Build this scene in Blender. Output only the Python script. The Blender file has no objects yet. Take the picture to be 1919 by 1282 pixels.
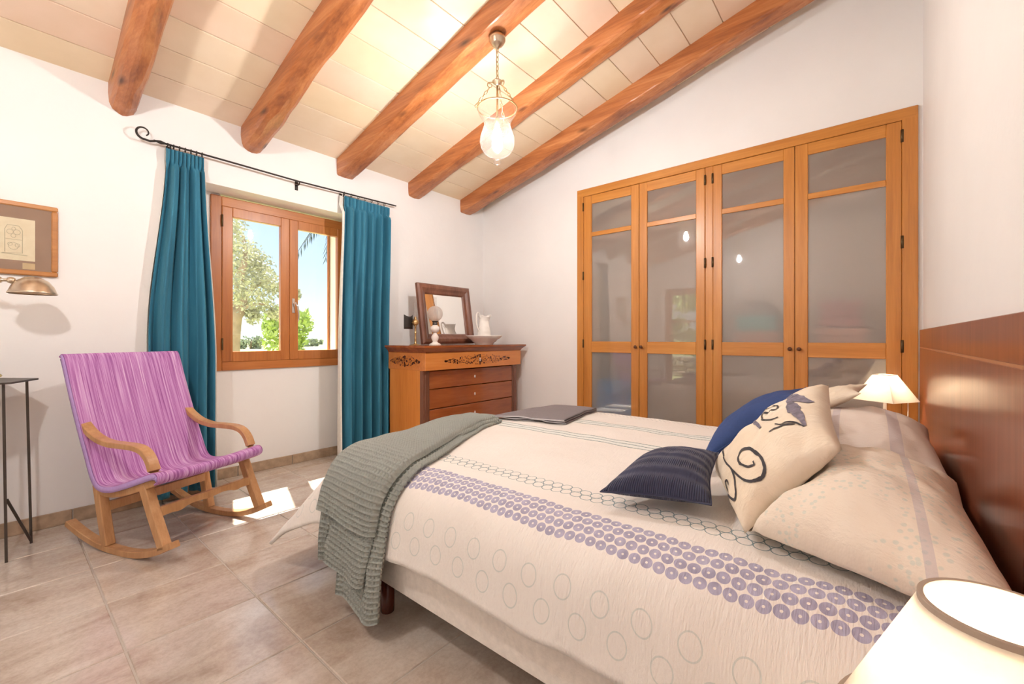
import bpy, bmesh, math, random
from mathutils import Vector, Matrix, noise as mnoise
random.seed(7)
S = bpy.context.scene
COL = S.collection
PI = math.pi

# ------------------------------------------------------------------ camera, sky, sun, exposure
FPX = 808.0
YAW = math.atan(676.5 / 808.0)
cam_d = bpy.data.cameras.new('camera'); cam = bpy.data.objects.new('camera', cam_d); COL.objects.link(cam)
cam_d.sensor_fit = 'HORIZONTAL'; cam_d.sensor_width = 36.0
cam_d.lens = FPX / 1919.0 * 36.0
cam_d.shift_y = -7.0 / 1919.0
cam_d.clip_start = 0.02; cam_d.clip_end = 2000
cam.location = (0, 0, 1.2)
cam.rotation_euler = (PI / 2, 0, YAW - PI / 2)
S.camera = cam

world = bpy.data.worlds.new('world'); S.world = world; world.use_nodes = True
wn = world.node_tree; wn.nodes.clear()
sky = wn.nodes.new('ShaderNodeTexSky'); sky.sky_type = 'NISHITA'; sky.sun_disc = False
sky.sun_elevation = math.radians(60); sky.sun_rotation = math.radians(-20); sky.altitude = 50
sky.air_density = 1.0; sky.dust_density = 0.1; sky.ozone_density = 2.0
bg = wn.nodes.new('ShaderNodeBackground'); bg.inputs['Strength'].default_value = 0.100
wo = wn.nodes.new('ShaderNodeOutputWorld')
pale = wn.nodes.new('ShaderNodeMix'); pale.data_type = 'RGBA'; pale.inputs[0].default_value = 0.5; pale.inputs[7].default_value = (4.6, 5.1, 5.6, 1.0)
wn.links.new(sky.outputs[0], pale.inputs[6]); wn.links.new(pale.outputs[2], bg.inputs[0]); wn.links.new(bg.outputs[0], wo.inputs[0])

sun_d = bpy.data.lights.new('sun', 'SUN'); sun_d.energy = 10.0; sun_d.angle = math.radians(0.6); sun_d.color = (1, 0.93, 0.82)
sun = bpy.data.objects.new('sun', sun_d); COL.objects.link(sun)
sun.rotation_euler = Vector((-0.17, -0.56, -1.0)).to_track_quat('-Z', 'Y').to_euler()
sun.location = (3, 8, 12)

S.view_settings.view_transform = 'Standard'; S.view_settings.look = 'None'
S.view_settings.exposure = 1.12; S.view_settings.gamma = 1.0
S.view_settings.use_curve_mapping = False
S.cycles.max_bounces = 7; S.cycles.diffuse_bounces = 4; S.cycles.glossy_bounces = 3
S.cycles.transmission_bounces = 6; S.cycles.transparent_max_bounces = 10
PENDANT_W = 610.0
LAMP_W = 60.0

# ------------------------------------------------------------------ node helpers
class NX:
    """a node socket with arithmetic"""
    def __init__(s, nt, sock): s.nt = nt; s.s = sock
    def _m(s, op, o=None, o2=None):
        n = s.nt.nodes.new('ShaderNodeMath'); n.operation = op
        s.nt.links.new(s.s, n.inputs[0])
        for i, v in ((1, o), (2, o2)):
            if v is None: continue
            if isinstance(v, NX): s.nt.links.new(v.s, n.inputs[i])
            else: n.inputs[i].default_value = v
        return NX(s.nt, n.outputs[0])
    def __add__(s, o): return s._m('ADD', o)
    def __sub__(s, o): return s._m('SUBTRACT', o)
    def __mul__(s, o): return s._m('MULTIPLY', o)
    def __truediv__(s, o): return s._m('DIVIDE', o)
    def floor(s): return s._m('FLOOR')
    def frac(s): return s._m('FRACT')
    def sqrt(s): return s._m('SQRT')
    def abs(s): return s._m('ABSOLUTE')
    def sin(s): return s._m('SINE')
    def lt(s, o): return s._m('LESS_THAN', o)
    def gt(s, o): return s._m('GREATER_THAN', o)
    def mx(s, o): return s._m('MAXIMUM', o)
    def mn(s, o): return s._m('MINIMUM', o)
    def mod(s, o): return s._m('FLOORED_MODULO', o)
    def between(s, a, b): return s.gt(a) * s.lt(b)

def rgb(c): return (c[0], c[1], c[2], 1.0)

def new_mat(name):
    m = bpy.data.materials.new(name); m.use_nodes = True
    nt = m.node_tree; b = nt.nodes['Principled BSDF']
    return m, nt, b

def coords(nt, kind='Object', scale=(1, 1, 1), rnd=True):
    tc = nt.nodes.new('ShaderNodeTexCoord')
    mp = nt.nodes.new('ShaderNodeMapping'); mp.inputs['Scale'].default_value = scale
    src = tc.outputs[kind]
    if rnd:
        oi = nt.nodes.new('ShaderNodeObjectInfo')
        vm = nt.nodes.new('ShaderNodeVectorMath'); vm.operation = 'MULTIPLY_ADD'
        cb = nt.nodes.new('ShaderNodeCombineXYZ')
        for i in range(3): nt.links.new(oi.outputs['Random'], cb.inputs[i])
        nt.links.new(cb.outputs[0], vm.inputs[0]); vm.inputs[1].default_value = (7.1, 13.7, 5.3)
        nt.links.new(src, vm.inputs[2]); src = vm.outputs[0]
    nt.links.new(src, mp.inputs['Vector'])
    return mp.outputs[0]

def noise(nt, vec, scale, detail=4, rough=0.55, dist=0.0):
    n = nt.nodes.new('ShaderNodeTexNoise')
    n.inputs['Scale'].default_value = scale; n.inputs['Detail'].default_value = detail
    n.inputs['Roughness'].default_value = rough; n.inputs['Distortion'].default_value = dist
    nt.links.new(vec, n.inputs['Vector']); return n.outputs['Fac']

def ramp(nt, fac, stops, interp='LINEAR'):
    r = nt.nodes.new('ShaderNodeValToRGB'); e = r.color_ramp.elements; r.color_ramp.interpolation = interp
    while len(e) < len(stops): e.new(0.5)
    for el, (p, c) in zip(e, stops): el.position = p; el.color = rgb(c)
    nt.links.new(fac, r.inputs[0]); return r.outputs[0]

def mix(nt, fac, a, b, mode='MIX'):
    n = nt.nodes.new('ShaderNodeMix'); n.data_type = 'RGBA'; n.blend_type = mode
    if isinstance(fac, NX): fac = fac.s
    if isinstance(fac, (int, float)): n.inputs[0].default_value = fac
    else: nt.links.new(fac, n.inputs[0])
    for i, v in ((6, a), (7, b)):
        if isinstance(v, tuple): n.inputs[i].default_value = rgb(v)
        else: nt.links.new(v, n.inputs[i])
    return n.outputs[2]

def bump(nt, b, height, strength=0.3, dist=0.01):
    n = nt.nodes.new('ShaderNodeBump'); n.inputs['Strength'].default_value = strength; n.inputs['Distance'].default_value = dist
    nt.links.new(height.s if isinstance(height, NX) else height, n.inputs['Height'])
    nt.links.new(n.outputs[0], b.inputs['Normal'])

def plain(name, col, rough=0.5, metal=0.0, bumpy=0.0, bscale=60, var=0.06):
    m, nt, b = new_mat(name)
    v = coords(nt)
    f = noise(nt, v, bscale * 0.25, 3)
    c = ramp(nt, f, [(0.3, tuple(x * (1 - var) for x in col)), (0.7, tuple(min(1, x * (1 + var)) for x in col))])
    nt.links.new(c, b.inputs['Base Color'])
    b.inputs['Roughness'].default_value = rough; b.inputs['Metallic'].default_value = metal
    if bumpy: bump(nt, b, noise(nt, v, bscale, 4), bumpy, 0.004)
    return m

def wood(name, dark, mid, light, axis='Z', scale=9.0, rough=0.45, coat=0.0, stretch=0.07, knots=0.0, bstr=0.12):
    m, nt, b = new_mat(name)
    sc = [scale] * 3; sc['XYZ'.index(axis)] = scale * stretch
    v = coords(nt, 'Object', tuple(sc))
    f1 = noise(nt, v, 1.0, 5, 0.6, 0.35)
    f2 = noise(nt, v, 7.0, 4, 0.6, 0.3)
    fac = NX(nt, f1) * 0.7 + NX(nt, f2) * 0.3
    c = ramp(nt, fac.s, [(0.30, dark), (0.5, mid), (0.70, light)])
    if knots:
        sk = [scale * 0.55] * 3; sk['XYZ'.index(axis)] = scale * 0.16
        vo = nt.nodes.new('ShaderNodeTexVoronoi'); vo.inputs['Scale'].default_value = 1.0
        nt.links.new(coords(nt, 'Object', tuple(sk)), vo.inputs['Vector'])
        k = ramp(nt, vo.outputs['Distance'], [(0.03, (1, 1, 1)), (0.16, (0, 0, 0))])
        kk = nt.nodes.new('ShaderNodeMath'); kk.operation = 'MULTIPLY'; kk.inputs[1].default_value = knots
        nt.links.new(k, kk.inputs[0])
        c = mix(nt, kk.outputs[0], c, tuple(x * 0.3 for x in dark))
    nt.links.new(c, b.inputs['Base Color'])
    b.inputs['Roughness'].default_value = rough
    b.inputs['Coat Weight'].default_value = coat; b.inputs['Coat Roughness'].default_value = 0.12
    bump(nt, b, fac, bstr, 0.004)
    return m

def schlick(nt, f0):
    lw = nt.nodes.new('ShaderNodeLayerWeight'); lw.inputs[0].default_value = 0.5
    return ((NX(nt, lw.outputs['Facing'])._m('POWER', 4.0)) * (1 - f0) + f0).s
def glass_thin(name, tint=(1, 1, 1), refl=0.06, rough=0.0, solid=0.0, solid_col=(0.9, 0.9, 0.88)):
    m = bpy.data.materials.new(name); m.use_nodes = True; nt = m.node_tree; nt.nodes.clear()
    o = nt.nodes.new('ShaderNodeOutputMaterial')
    tr = nt.nodes.new('ShaderNodeBsdfTransparent'); tr.inputs[0].default_value = rgb(tint)
    gl = nt.nodes.new('ShaderNodeBsdfGlossy'); gl.inputs['Roughness'].default_value = rough
    mx = nt.nodes.new('ShaderNodeMixShader')
    nt.links.new(schlick(nt, refl * 0.7), mx.inputs[0]); nt.links.new(tr.outputs[0], mx.inputs[1]); nt.links.new(gl.outputs[0], mx.inputs[2])
    out = mx.outputs[0]
    if solid:
        v = coords(nt)
        tl = nt.nodes.new('ShaderNodeBsdfTranslucent'); df = nt.nodes.new('ShaderNodeBsdfDiffuse')
        c = ramp(nt, noise(nt, v, 20, 3), [(0.3, tuple(x * 0.9 for x in solid_col)), (0.7, solid_col)])
        nt.links.new(c, tl.inputs[0]); nt.links.new(c, df.inputs[0])
        ms = nt.nodes.new('ShaderNodeMixShader'); ms.inputs[0].default_value = 0.5
        nt.links.new(tl.outputs[0], ms.inputs[1]); nt.links.new(df.outputs[0], ms.inputs[2])
        m2 = nt.nodes.new('ShaderNodeMixShader'); m2.inputs[0].default_value = solid
        nt.links.new(out, m2.inputs[1]); nt.links.new(ms.outputs[0], m2.inputs[2]); out = m2.outputs[0]
    nt.links.new(out, o.inputs[0]); return m

def emit(name, col, strength):
    m = bpy.data.materials.new(name); m.use_nodes = True; nt = m.node_tree; nt.nodes.clear()
    o = nt.nodes.new('ShaderNodeOutputMaterial'); e = nt.nodes.new('ShaderNodeEmission')
    e.inputs[0].default_value = rgb(col); e.inputs[1].default_value = strength
    nt.links.new(e.outputs[0], o.inputs[0]); return m

def translucent(name, col, trans=0.5):
    m = bpy.data.materials.new(name); m.use_nodes = True; nt = m.node_tree; nt.nodes.clear()
    o = nt.nodes.new('ShaderNodeOutputMaterial')
    v = coords(nt, 'Object', (1, 1, 1))
    c = ramp(nt, noise(nt, v, 90, 3), [(0.3, tuple(x * 0.95 for x in col)), (0.7, col)])
    tl = nt.nodes.new('ShaderNodeBsdfTranslucent'); df = nt.nodes.new('ShaderNodeBsdfDiffuse')
    nt.links.new(c, tl.inputs[0]); nt.links.new(c, df.inputs[0])
    ms = nt.nodes.new('ShaderNodeMixShader'); ms.inputs[0].default_value = trans
    nt.links.new(df.outputs[0], ms.inputs[1]); nt.links.new(tl.outputs[0], ms.inputs[2])
    nt.links.new(ms.outputs[0], o.inputs[0]); return m

# ------------------------------------------------------------------ mesh helpers
class MB:
    def __init__(s): s.v = []; s.f = []; s.uv = {}; s.sm = []
    def add(s, vs, fs, smooth=False, uvs=None):
        o = len(s.v); s.v += [Vector(p) for p in vs]
        for i, f in enumerate(fs):
            s.f.append([k + o for k in f]); s.sm.append(smooth)
        if uvs:
            for i, u in enumerate(uvs): s.uv[o + i] = u
        return s
    def box(s, x0, x1, y0, y1, z0, z1, bev=0.0):
        if x0 > x1: x0, x1 = x1, x0
        if y0 > y1: y0, y1 = y1, y0
        if z0 > z1: z0, z1 = z1, z0
        if bev <= 0:
            vs = [(x, y, z) for x in (x0, x1) for y in (y0, y1) for z in (z0, z1)]
            fs = [(0, 1, 3, 2), (4, 6, 7, 5), (0, 4, 5, 1), (2, 3, 7, 6), (0, 2, 6, 4), (1, 5, 7, 3)]
            return s.add(vs, fs)
        bm = bmesh.new(); bmesh.ops.create_cube(bm, size=1)
        for q in bm.verts: q.co = Vector(((x0 + x1) / 2 + q.co.x * (x1 - x0), (y0 + y1) / 2 + q.co.y * (y1 - y0), (z0 + z1) / 2 + q.co.z * (z1 - z0)))
        bmesh.ops.bevel(bm, geom=list(bm.edges), offset=bev, segments=1, affect='EDGES', profile=0.5)
        s.frombm(bm); return s
    def frombm(s, bm, smooth=False):
        bm.verts.index_update()
        s.add([q.co.copy() for q in bm.verts], [[q.index for q in f.verts] for f in bm.faces], smooth); bm.free()
    def lathe(s, prof, c=(0, 0, 0), seg=24, smooth=True, cap=True):
        vs = []; fs = []; n = len(prof)
        for r, z in prof:
            for k in range(seg):
                a = 2 * PI * k / seg; vs.append((c[0] + r * math.cos(a), c[1] + r * math.sin(a), c[2] + z))
        for i in range(n - 1):
            for k in range(seg):
                k2 = (k + 1) % seg
                fs.append((i * seg + k, i * seg + k2, (i + 1) * seg + k2, (i + 1) * seg + k))
        if cap:
            if prof[0][0] > 1e-4: fs.append(tuple(reversed(range(seg))))
            if prof[-1][0] > 1e-4: fs.append(tuple((n - 1) * seg + k for k in range(seg)))
        return s.add(vs, fs, smooth)
    def tube(s, pts, r, seg=8, closed=False, smooth=True, flat=None, up=None):
        """sweep; r number or list; flat=(w,h) gives a rectangular section with h along 'up'"""
        pts = [Vector(p) for p in pts]; n = len(pts); vs = []; fs = []
        prevn = None
        for i, p in enumerate(pts):
            if closed: t = (pts[(i + 1) % n] - pts[i - 1]).normalized()
            elif i == 0: t = (pts[1] - pts[0]).normalized()
            elif i == n - 1: t = (pts[-1] - pts[-2]).normalized()
            else: t = (pts[i + 1] - pts[i - 1]).normalized()
            if up is not None: a = Vector(up)
            elif prevn is None: a = Vector((0, 0, 1)) if abs(t.z) < 0.9 else Vector((1, 0, 0))
            else: a = prevn
            bn = t.cross(a)
            if bn.length < 1e-6: bn = t.cross(Vector((0.3, 1, 0.2)))
            bn.normalize(); nn = bn.cross(t).normalized(); prevn = nn
            rr = r[i] if isinstance(r, (list, tuple)) else r
            if flat:
                w, h = flat[0] * rr, flat[1] * rr; ch = min(w, h) * 0.18
                for (u, q) in ((w, h - ch), (w - ch, h), (-w + ch, h), (-w, h - ch), (-w, -h + ch), (-w + ch, -h), (w - ch, -h), (w, -h + ch)):
                    vs.append(p + bn * u + nn * q)
            else:
                for k in range(seg):
                    an = 2 * PI * k / seg; vs.append(p + (bn * math.cos(an) + nn * math.sin(an)) * rr)
        m = 8 if flat else seg
        for i in range(n if closed else n - 1):
            j = (i + 1) % n
            for k in range(m):
                k2 = (k + 1) % m; fs.append((i * m + k, i * m + k2, j * m + k2, j * m + k))
        if not closed:
            fs.append(tuple(reversed(range(m)))); fs.append(tuple((n - 1) * m + k for k in range(m)))
        return s.add(vs, fs, smooth and not flat)
    def prism(s, outline, axis, d0, d1):
        """outline = 2D list; axis = extrude axis index"""
        n = len(outline); vs = []
        for d in (d0, d1):
            for (p, q) in outline:
                c = [p, q]; c.insert(axis, d); vs.append(tuple(c))
        fs = [tuple(range(n)), tuple(reversed(range(n, 2 * n)))]
        for k in range(n): fs.append((k, (k + 1) % n + n if False else (k + 1) % n, (k + 1) % n + n, k + n))
        return s.add(vs, fs)
    def grid(s, fn, nu, nv, smooth=True, uvfn=None):
        vs = []; uv = []
        for j in range(nv + 1):
            for i in range(nu + 1):
                vs.append(fn(i / nu, j / nv)); uv.append(uvfn(i / nu, j / nv) if uvfn else (i / nu, j / nv))
        w = nu + 1
        fs = [(j * w + i, j * w + i + 1, (j + 1) * w + i + 1, (j + 1) * w + i) for j in range(nv) for i in range(nu)]
        return s.add(vs, fs, smooth, uv)
    def mesh(s, name, mat=None, off=None, fixn=True):
        me = bpy.data.meshes.new(name)
        vs = [(p - off) if off is not None else p for p in s.v]
        me.from_pydata([tuple(p) for p in vs], [], s.f)
        me.polygons.foreach_set('use_smooth', s.sm)
        if s.uv:
            l = me.uv_layers.new(name='UVMap')
            for lp in me.loops: l.data[lp.index].uv = s.uv.get(lp.vertex_index, (0, 0))
        if fixn:
            bm = bmesh.new(); bm.from_mesh(me); bmesh.ops.recalc_face_normals(bm, faces=bm.faces); bm.to_mesh(me); bm.free()
        if mat: me.materials.append(mat)
        me.update(); return me
    def build(s, name, mat, parent=None, fixn=True):
        """verts in world space for unrotated parents (parent offset removed)"""
        off = None
        if parent is not None:
            off = Vector((0, 0, 0)); p = parent
            while p is not None:
                off = off + p.location; p = p.parent
        elif s.v:
            lo = [min(q[i] for q in s.v) for i in range(3)]; hi = [max(q[i] for q in s.v) for i in range(3)]
            off = Vector(((lo[0] + hi[0]) / 2, (lo[1] + hi[1]) / 2, lo[2]))
        o = bpy.data.objects.new(name, s.mesh(name, mat, off, fixn)); COL.objects.link(o)
        if parent is not None: o.parent = parent
        else: o.location = off
        return o
    def local(s, name, mat, parent, fixn=True):
        """verts are already in the parent's space"""
        o = bpy.data.objects.new(name, s.mesh(name, mat, None, fixn)); COL.objects.link(o); o.parent = parent; return o

def tag(o, label, cat, group=None):
    o['label'] = label; o['category'] = cat
    if group: o['group'] = group
    return o
def thing(name, label, cat, loc=(0, 0, 0), rz=0, group=None):
    o = bpy.data.objects.new(name, None); COL.objects.link(o); o.empty_display_size = 0.1
    o.location = loc; o.rotation_euler = (0, 0, rz); return tag(o, label, cat, group)
def struct(name, mb, m, label=None, parent=None):
    o = mb.build(name, m, parent)
    if parent is None: o['kind'] = 'structure'
    if label: o['label'] = label
    return o
def copy_piece(src, loc, rot, parent, name=None):
    c = src.copy(); COL.objects.link(c); c.parent = parent; c.location = loc; c.rotation_euler = rot; return c
def bez(p0, p1, p2, p3, n):
    out = []
    for i in range(n + 1):
        t = i / n; a = (1 - t) ** 3; b = 3 * t * (1 - t) ** 2; c = 3 * t * t * (1 - t); d = t ** 3
        out.append(Vector(p0) * a + Vector(p1) * b + Vector(p2) * c + Vector(p3) * d)
    return out
def smooth_path(pts, n=6):
    pts = [Vector(p) for p in pts]; out = []
    for i in range(len(pts) - 1):
        p0 = pts[max(i - 1, 0)]; p1 = pts[i]; p2 = pts[i + 1]; p3 = pts[min(i + 2, len(pts) - 1)]
        for k in range(n):
            t = k / n
            out.append(0.5 * ((2 * p1) + (p2 - p0) * t + (2 * p0 - 5 * p1 + 4 * p2 - p3) * t * t + (3 * p1 - p0 - 3 * p2 + p3) * t ** 3))
    out.append(pts[-1]); return out
def nz(x, y=0, z=0): return mnoise.noise(Vector((x, y, z)))
def lerp(a, b, t): return a + (b - a) * t
def sstep(t): t = max(0, min(1, t)); return t * t * (3 - 2 * t)

# ------------------------------------------------------------------ materials
M = {}
m, nt, b = new_mat('wall_plaster')
v = coords(nt, 'Object', (1, 1, 1), False)
c = ramp(nt, noise(nt, v, 1.3, 4), [(0.3, (0.83, 0.805, 0.785)), (0.7, (0.87, 0.85, 0.83))])
nt.links.new(c, b.inputs['Base Color']); b.inputs['Roughness'].default_value = 0.6
bump(nt, b, noise(nt, v, 9, 5), 0.12, 0.02); M['wall'] = m

m, nt, b = new_mat('ceiling_panel')
v = coords(nt, 'Object', (1, 1, 1))
oi = nt.nodes.new('ShaderNodeObjectInfo')
c1 = ramp(nt, oi.outputs['Random'], [(0.0, (0.86, 0.70, 0.49)), (0.45, (0.87, 0.73, 0.54)), (0.8, (0.86, 0.70, 0.54)), (1.0, (0.84, 0.62, 0.47))])
c2 = ramp(nt, noise(nt, v, 3.0, 4), [(0.3, (0.93, 0.90, 0.84)), (0.7, (1, 1, 1))])
nt.links.new(mix(nt, 1.0, c1, c2, 'MULTIPLY'), b.inputs['Base Color']); b.inputs['Roughness'].default_value = 0.6
bump(nt, b, noise(nt, v, 40, 3), 0.06, 0.004); M['panel'] = m
M['joint'] = plain('ceiling_joint_mortar', (0.80, 0.62, 0.50), 0.8)

m, nt, b = new_mat('floor_tile')
v = coords(nt, 'Object', (1, 1, 1))
vs_ = coords(nt, 'Object', (1.6, 6.0, 1))
f = NX(nt, noise(nt, v, 2.6, 6, 0.62, 0.6)) * 0.55 + NX(nt, noise(nt, vs_, 1.0, 5, 0.6, 0.8)) * 0.45
c = ramp(nt, f.s, [(0.32, (0.36, 0.265, 0.205)), (0.43, (0.53, 0.43, 0.355)), (0.54, (0.64, 0.56, 0.485)), (0.68, (0.73, 0.68, 0.62))])
fine = ramp(nt, noise(nt, v, 60, 4, 0.7), [(0.35, (0.82, 0.80, 0.78)), (0.6, (1, 1, 1))])
c = mix(nt, 0.7, c, fine, 'MULTIPLY')
nt.links.new(c, b.inputs['Base Color'])
b.inputs['Roughness'].default_value = 0.20
b.inputs['IOR'].default_value = 1.95
bump(nt, b, NX(nt, noise(nt, v, 30, 5)), 0.10, 0.005); M['tile'] = m
M['grout'] = plain('floor_grout', (0.50, 0.45, 0.40), 0.85, 0, 0.3, 120)
M['skirting'] = plain('stone_skirting', (0.42, 0.30, 0.20), 0.45, 0, 0.1, 60, 0.22)

M['beam'] = wood('beam_wood', (0.19, 0.050, 0.016), (0.43, 0.140, 0.040), (0.62, 0.26, 0.095), 'Y', 11.0, 0.42, 0.25, 0.06, 0.9, 0.35)
M['oak'] = wood('honey_oak', (0.44, 0.16, 0.030), (0.56, 0.22, 0.042), (0.66, 0.29, 0.065), 'Z', 16.0, 0.34, 0.3, 0.05)
M['oak_y'] = wood('honey_oak_rail', (0.46, 0.17, 0.032), (0.58, 0.235, 0.046), (0.68, 0.31, 0.075), 'Y', 16.0, 0.34, 0.3, 0.05)
M['winwood'] = wood('window_wood', (0.34, 0.105, 0.024), (0.46, 0.155, 0.036), (0.55, 0.21, 0.055), 'Z', 14.0, 0.35, 0.3, 0.05)
M['winwood_x'] = wood('window_wood_rail', (0.36, 0.115, 0.026), (0.48, 0.165, 0.04), (0.57, 0.22, 0.06), 'X', 14.0, 0.35, 0.3, 0.05)
M['chest'] = wood('chest_veneer', (0.20, 0.045, 0.012), (0.33, 0.085, 0.022), (0.44, 0.14, 0.036), 'X', 7.0, 0.22, 0.5, 0.12)
M['chest_side'] = wood('chest_side_veneer', (0.60, 0.19, 0.034), (0.72, 0.255, 0.048), (0.80, 0.31, 0.065), 'Z', 8.0, 0.25, 0.5, 0.08)
M['frieze'] = wood('chest_frieze_veneer', (0.56, 0.18, 0.04), (0.66, 0.23, 0.05), (0.73, 0.28, 0.07), 'X', 8.0, 0.25, 0.5, 0.1)
M['inlay'] = plain('dark_inlay', (0.09, 0.025, 0.012), 0.3)
M['mirrorwood'] = wood('mirror_frame_wood', (0.10, 0.034, 0.018), (0.18, 0.066, 0.036), (0.27, 0.115, 0.066), 'Z', 14.0, 0.32, 0.3, 0.08)
M['chairwood'] = wood('chair_beech', (0.40, 0.19, 0.075), (0.52, 0.27, 0.115), (0.62, 0.35, 0.17), 'Z', 15.0, 0.42, 0.15, 0.12)
M['head'] = wood('headboard_mahogany', (0.17, 0.042, 0.018), (0.245, 0.067, 0.030), (0.31, 0.098, 0.047), 'Z', 26.0, 0.30, 0.25, 0.04, 0, 0.05)
M['headgroove'] = plain('headboard_groove', (0.42, 0.19, 0.09), 0.4)
M['legwood'] = plain('bed_leg_mahogany', (0.10, 0.022, 0.012), 0.18)
M['picframe'] = wood('picture_frame_wood', (0.36, 0.14, 0.035), (0.48, 0.20, 0.055), (0.58, 0.27, 0.08), 'X', 14.0, 0.35, 0.2, 0.08)
M['iron'] = plain('wrought_iron', (0.045, 0.038, 0.034), 0.5, 0.7, 0.25, 150)
M['steel'] = plain('dark_steel', (0.10, 0.085, 0.075), 0.42, 0.85, 0.1, 150)
M['brass'] = plain('aged_brass', (0.55, 0.37, 0.17), 0.28, 1.0, 0.05, 60, 0.2)
M['lampmetal'] = plain('brushed_bronze', (0.60, 0.49, 0.37), 0.30, 1.0, 0.05, 80, 0.15)
M['knob'] = plain('dark_knob', (0.11, 0.035, 0.014), 0.3)
M['hinge'] = plain('bronze_hinge', (0.12, 0.075, 0.035), 0.4, 0.8)
M['chrome'] = plain('chrome', (0.75, 0.75, 0.75), 0.15, 1.0)
M['white'] = plain('white_paint', (0.80, 0.78, 0.74), 0.45)
M['china'] = plain('white_china', (0.84, 0.80, 0.75), 0.12)
M['chinaband'] = plain('grey_china_band', (0.35, 0.33, 0.32), 0.2)
M['opal'] = plain('opal_glass', (0.80, 0.74, 0.68), 0.15)
M['dark'] = plain('dark_interior', (0.10, 0.08, 0.07), 0.8)
M['wardin'] = plain('wardrobe_lining', (0.90, 0.83, 0.76), 0.7)
M['base'] = plain('bed_base_fabric', (0.84, 0.77, 0.70), 0.85, 0, 0.15, 200)
M['mattress'] = plain('mattress_fabric', (0.82, 0.78, 0.72), 0.85)
M['towel'] = plain('grey_towel', (0.24, 0.21, 0.22), 0.95, 0, 0.5, 380)
M['throw'] = plain('waffle_throw_cotton', (0.39, 0.405, 0.365), 0.95, 0, 0.3, 500)
M['piping'] = plain('pale_piping', (0.62, 0.60, 0.62), 0.9)
M['lining'] = plain('curtain_lining', (0.76, 0.73, 0.67), 0.9, 0, 0.1, 120)
M['glass'] = glass_thin('window_glass', (0.97, 0.985, 0.98), 0.055)
M['lampglass'] = glass_thin('pendant_glass', (0.985, 0.97, 0.95), 0.06, 0.0, 0.006, (1.0, 0.95, 0.88))
M['globeglass'] = glass_thin('globe_glass', (0.97, 0.95, 0.93), 0.06, 0.05, 0.45, (0.92, 0.87, 0.82))
M['clearglass'] = glass_thin('chimney_glass', (0.98, 0.97, 0.96), 0.06, 0, 0.08)
M['yellowglass'] = glass_thin('yellow_glass', (0.95, 0.85, 0.55), 0.06, 0.05, 0.5, (0.80, 0.68, 0.36))
M['bulb'] = emit('lit_bulb', (1.0, 0.995, 1.0), PENDANT_W)
M['bulb_b'] = emit('lit_bulb_second', (1.0, 0.995, 1.0), PENDANT_W * 0.9)
M['lampbulb'] = emit('lit_bedside_bulb', (1.0, 0.84, 0.66), LAMP_W)
M['shade'] = translucent('cream_lampshade', (0.90, 0.85, 0.77), 0.55)
M['shadetrim'] = plain('lampshade_trim', (0.40, 0.31, 0.24), 0.8)
m, nt, b = new_mat('mirror_glass'); b.inputs['Metallic'].default_value = 1; b.inputs['Roughness'].default_value = 0.01
b.inputs['Base Color'].default_value = rgb((0.86, 0.86, 0.84)); M['mirror'] = m

# frosted wardrobe glass: blurred transmission behind a smooth front
m = bpy.data.materials.new('frosted_glass'); m.use_nodes = True; nt = m.node_tree; nt.nodes.clear()
o_ = nt.nodes.new('ShaderNodeOutputMaterial')
rf = nt.nodes.new('ShaderNodeBsdfRefraction'); rf.inputs['Roughness'].default_value = 0.30; rf.inputs['IOR'].default_value = 1.10
rf.inputs['Color'].default_value = rgb((0.93, 0.90, 0.87))
df = nt.nodes.new('ShaderNodeBsdfDiffuse')
nt.links.new(ramp(nt, noise(nt, coords(nt), 3, 2), [(0.3, (0.84, 0.77, 0.70)), (0.7, (0.87, 0.80, 0.74))]), df.inputs[0])
tl_ = nt.nodes.new('ShaderNodeBsdfTranslucent'); tl_.inputs[0].default_value = rgb((0.92, 0.87, 0.82))
m0 = nt.nodes.new('ShaderNodeMixShader'); m0.inputs[0].default_value = 0.15
nt.links.new(rf.outputs[0], m0.inputs[1]); nt.links.new(tl_.outputs[0], m0.inputs[2])
ms = nt.nodes.new('ShaderNodeMixShader'); ms.inputs[0].default_value = 0.22
nt.links.new(m0.outputs[0], ms.inputs[1]); nt.links.new(df.outputs[0], ms.inputs[2])
gl = nt.nodes.new('ShaderNodeBsdfGlossy'); gl.inputs['Roughness'].default_value = 0.015
m2 = nt.nodes.new('ShaderNodeMixShader')
nt.links.new(schlick(nt, 0.13), m2.inputs[0]); nt.links.new(ms.outputs[0], m2.inputs[1]); nt.links.new(gl.outputs[0], m2.inputs[2])
nt.links.new(m2.outputs[0], o_.inputs[0]); M['frost'] = m

# curtain velvet
m, nt, b = new_mat('teal_velvet')
v = coords(nt, 'Object', (1, 1, 1)); f = noise(nt, coords(nt, 'Object', (14, 14, 1.2)), 1.0, 4)
nt.links.new(ramp(nt, f, [(0.3, (0.014, 0.125, 0.205)), (0.55, (0.024, 0.175, 0.275)), (0.75, (0.042, 0.23, 0.345))]), b.inputs['Base Color'])
b.inputs['Roughness'].default_value = 0.75; b.inputs['Sheen Weight'].default_value = 0.30
b.inputs['Sheen Tint'].default_value = rgb((0.45, 0.85, 0.95))
bump(nt, b, noise(nt, v, 400, 2), 0.15, 0.002); M['teal'] = m

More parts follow.
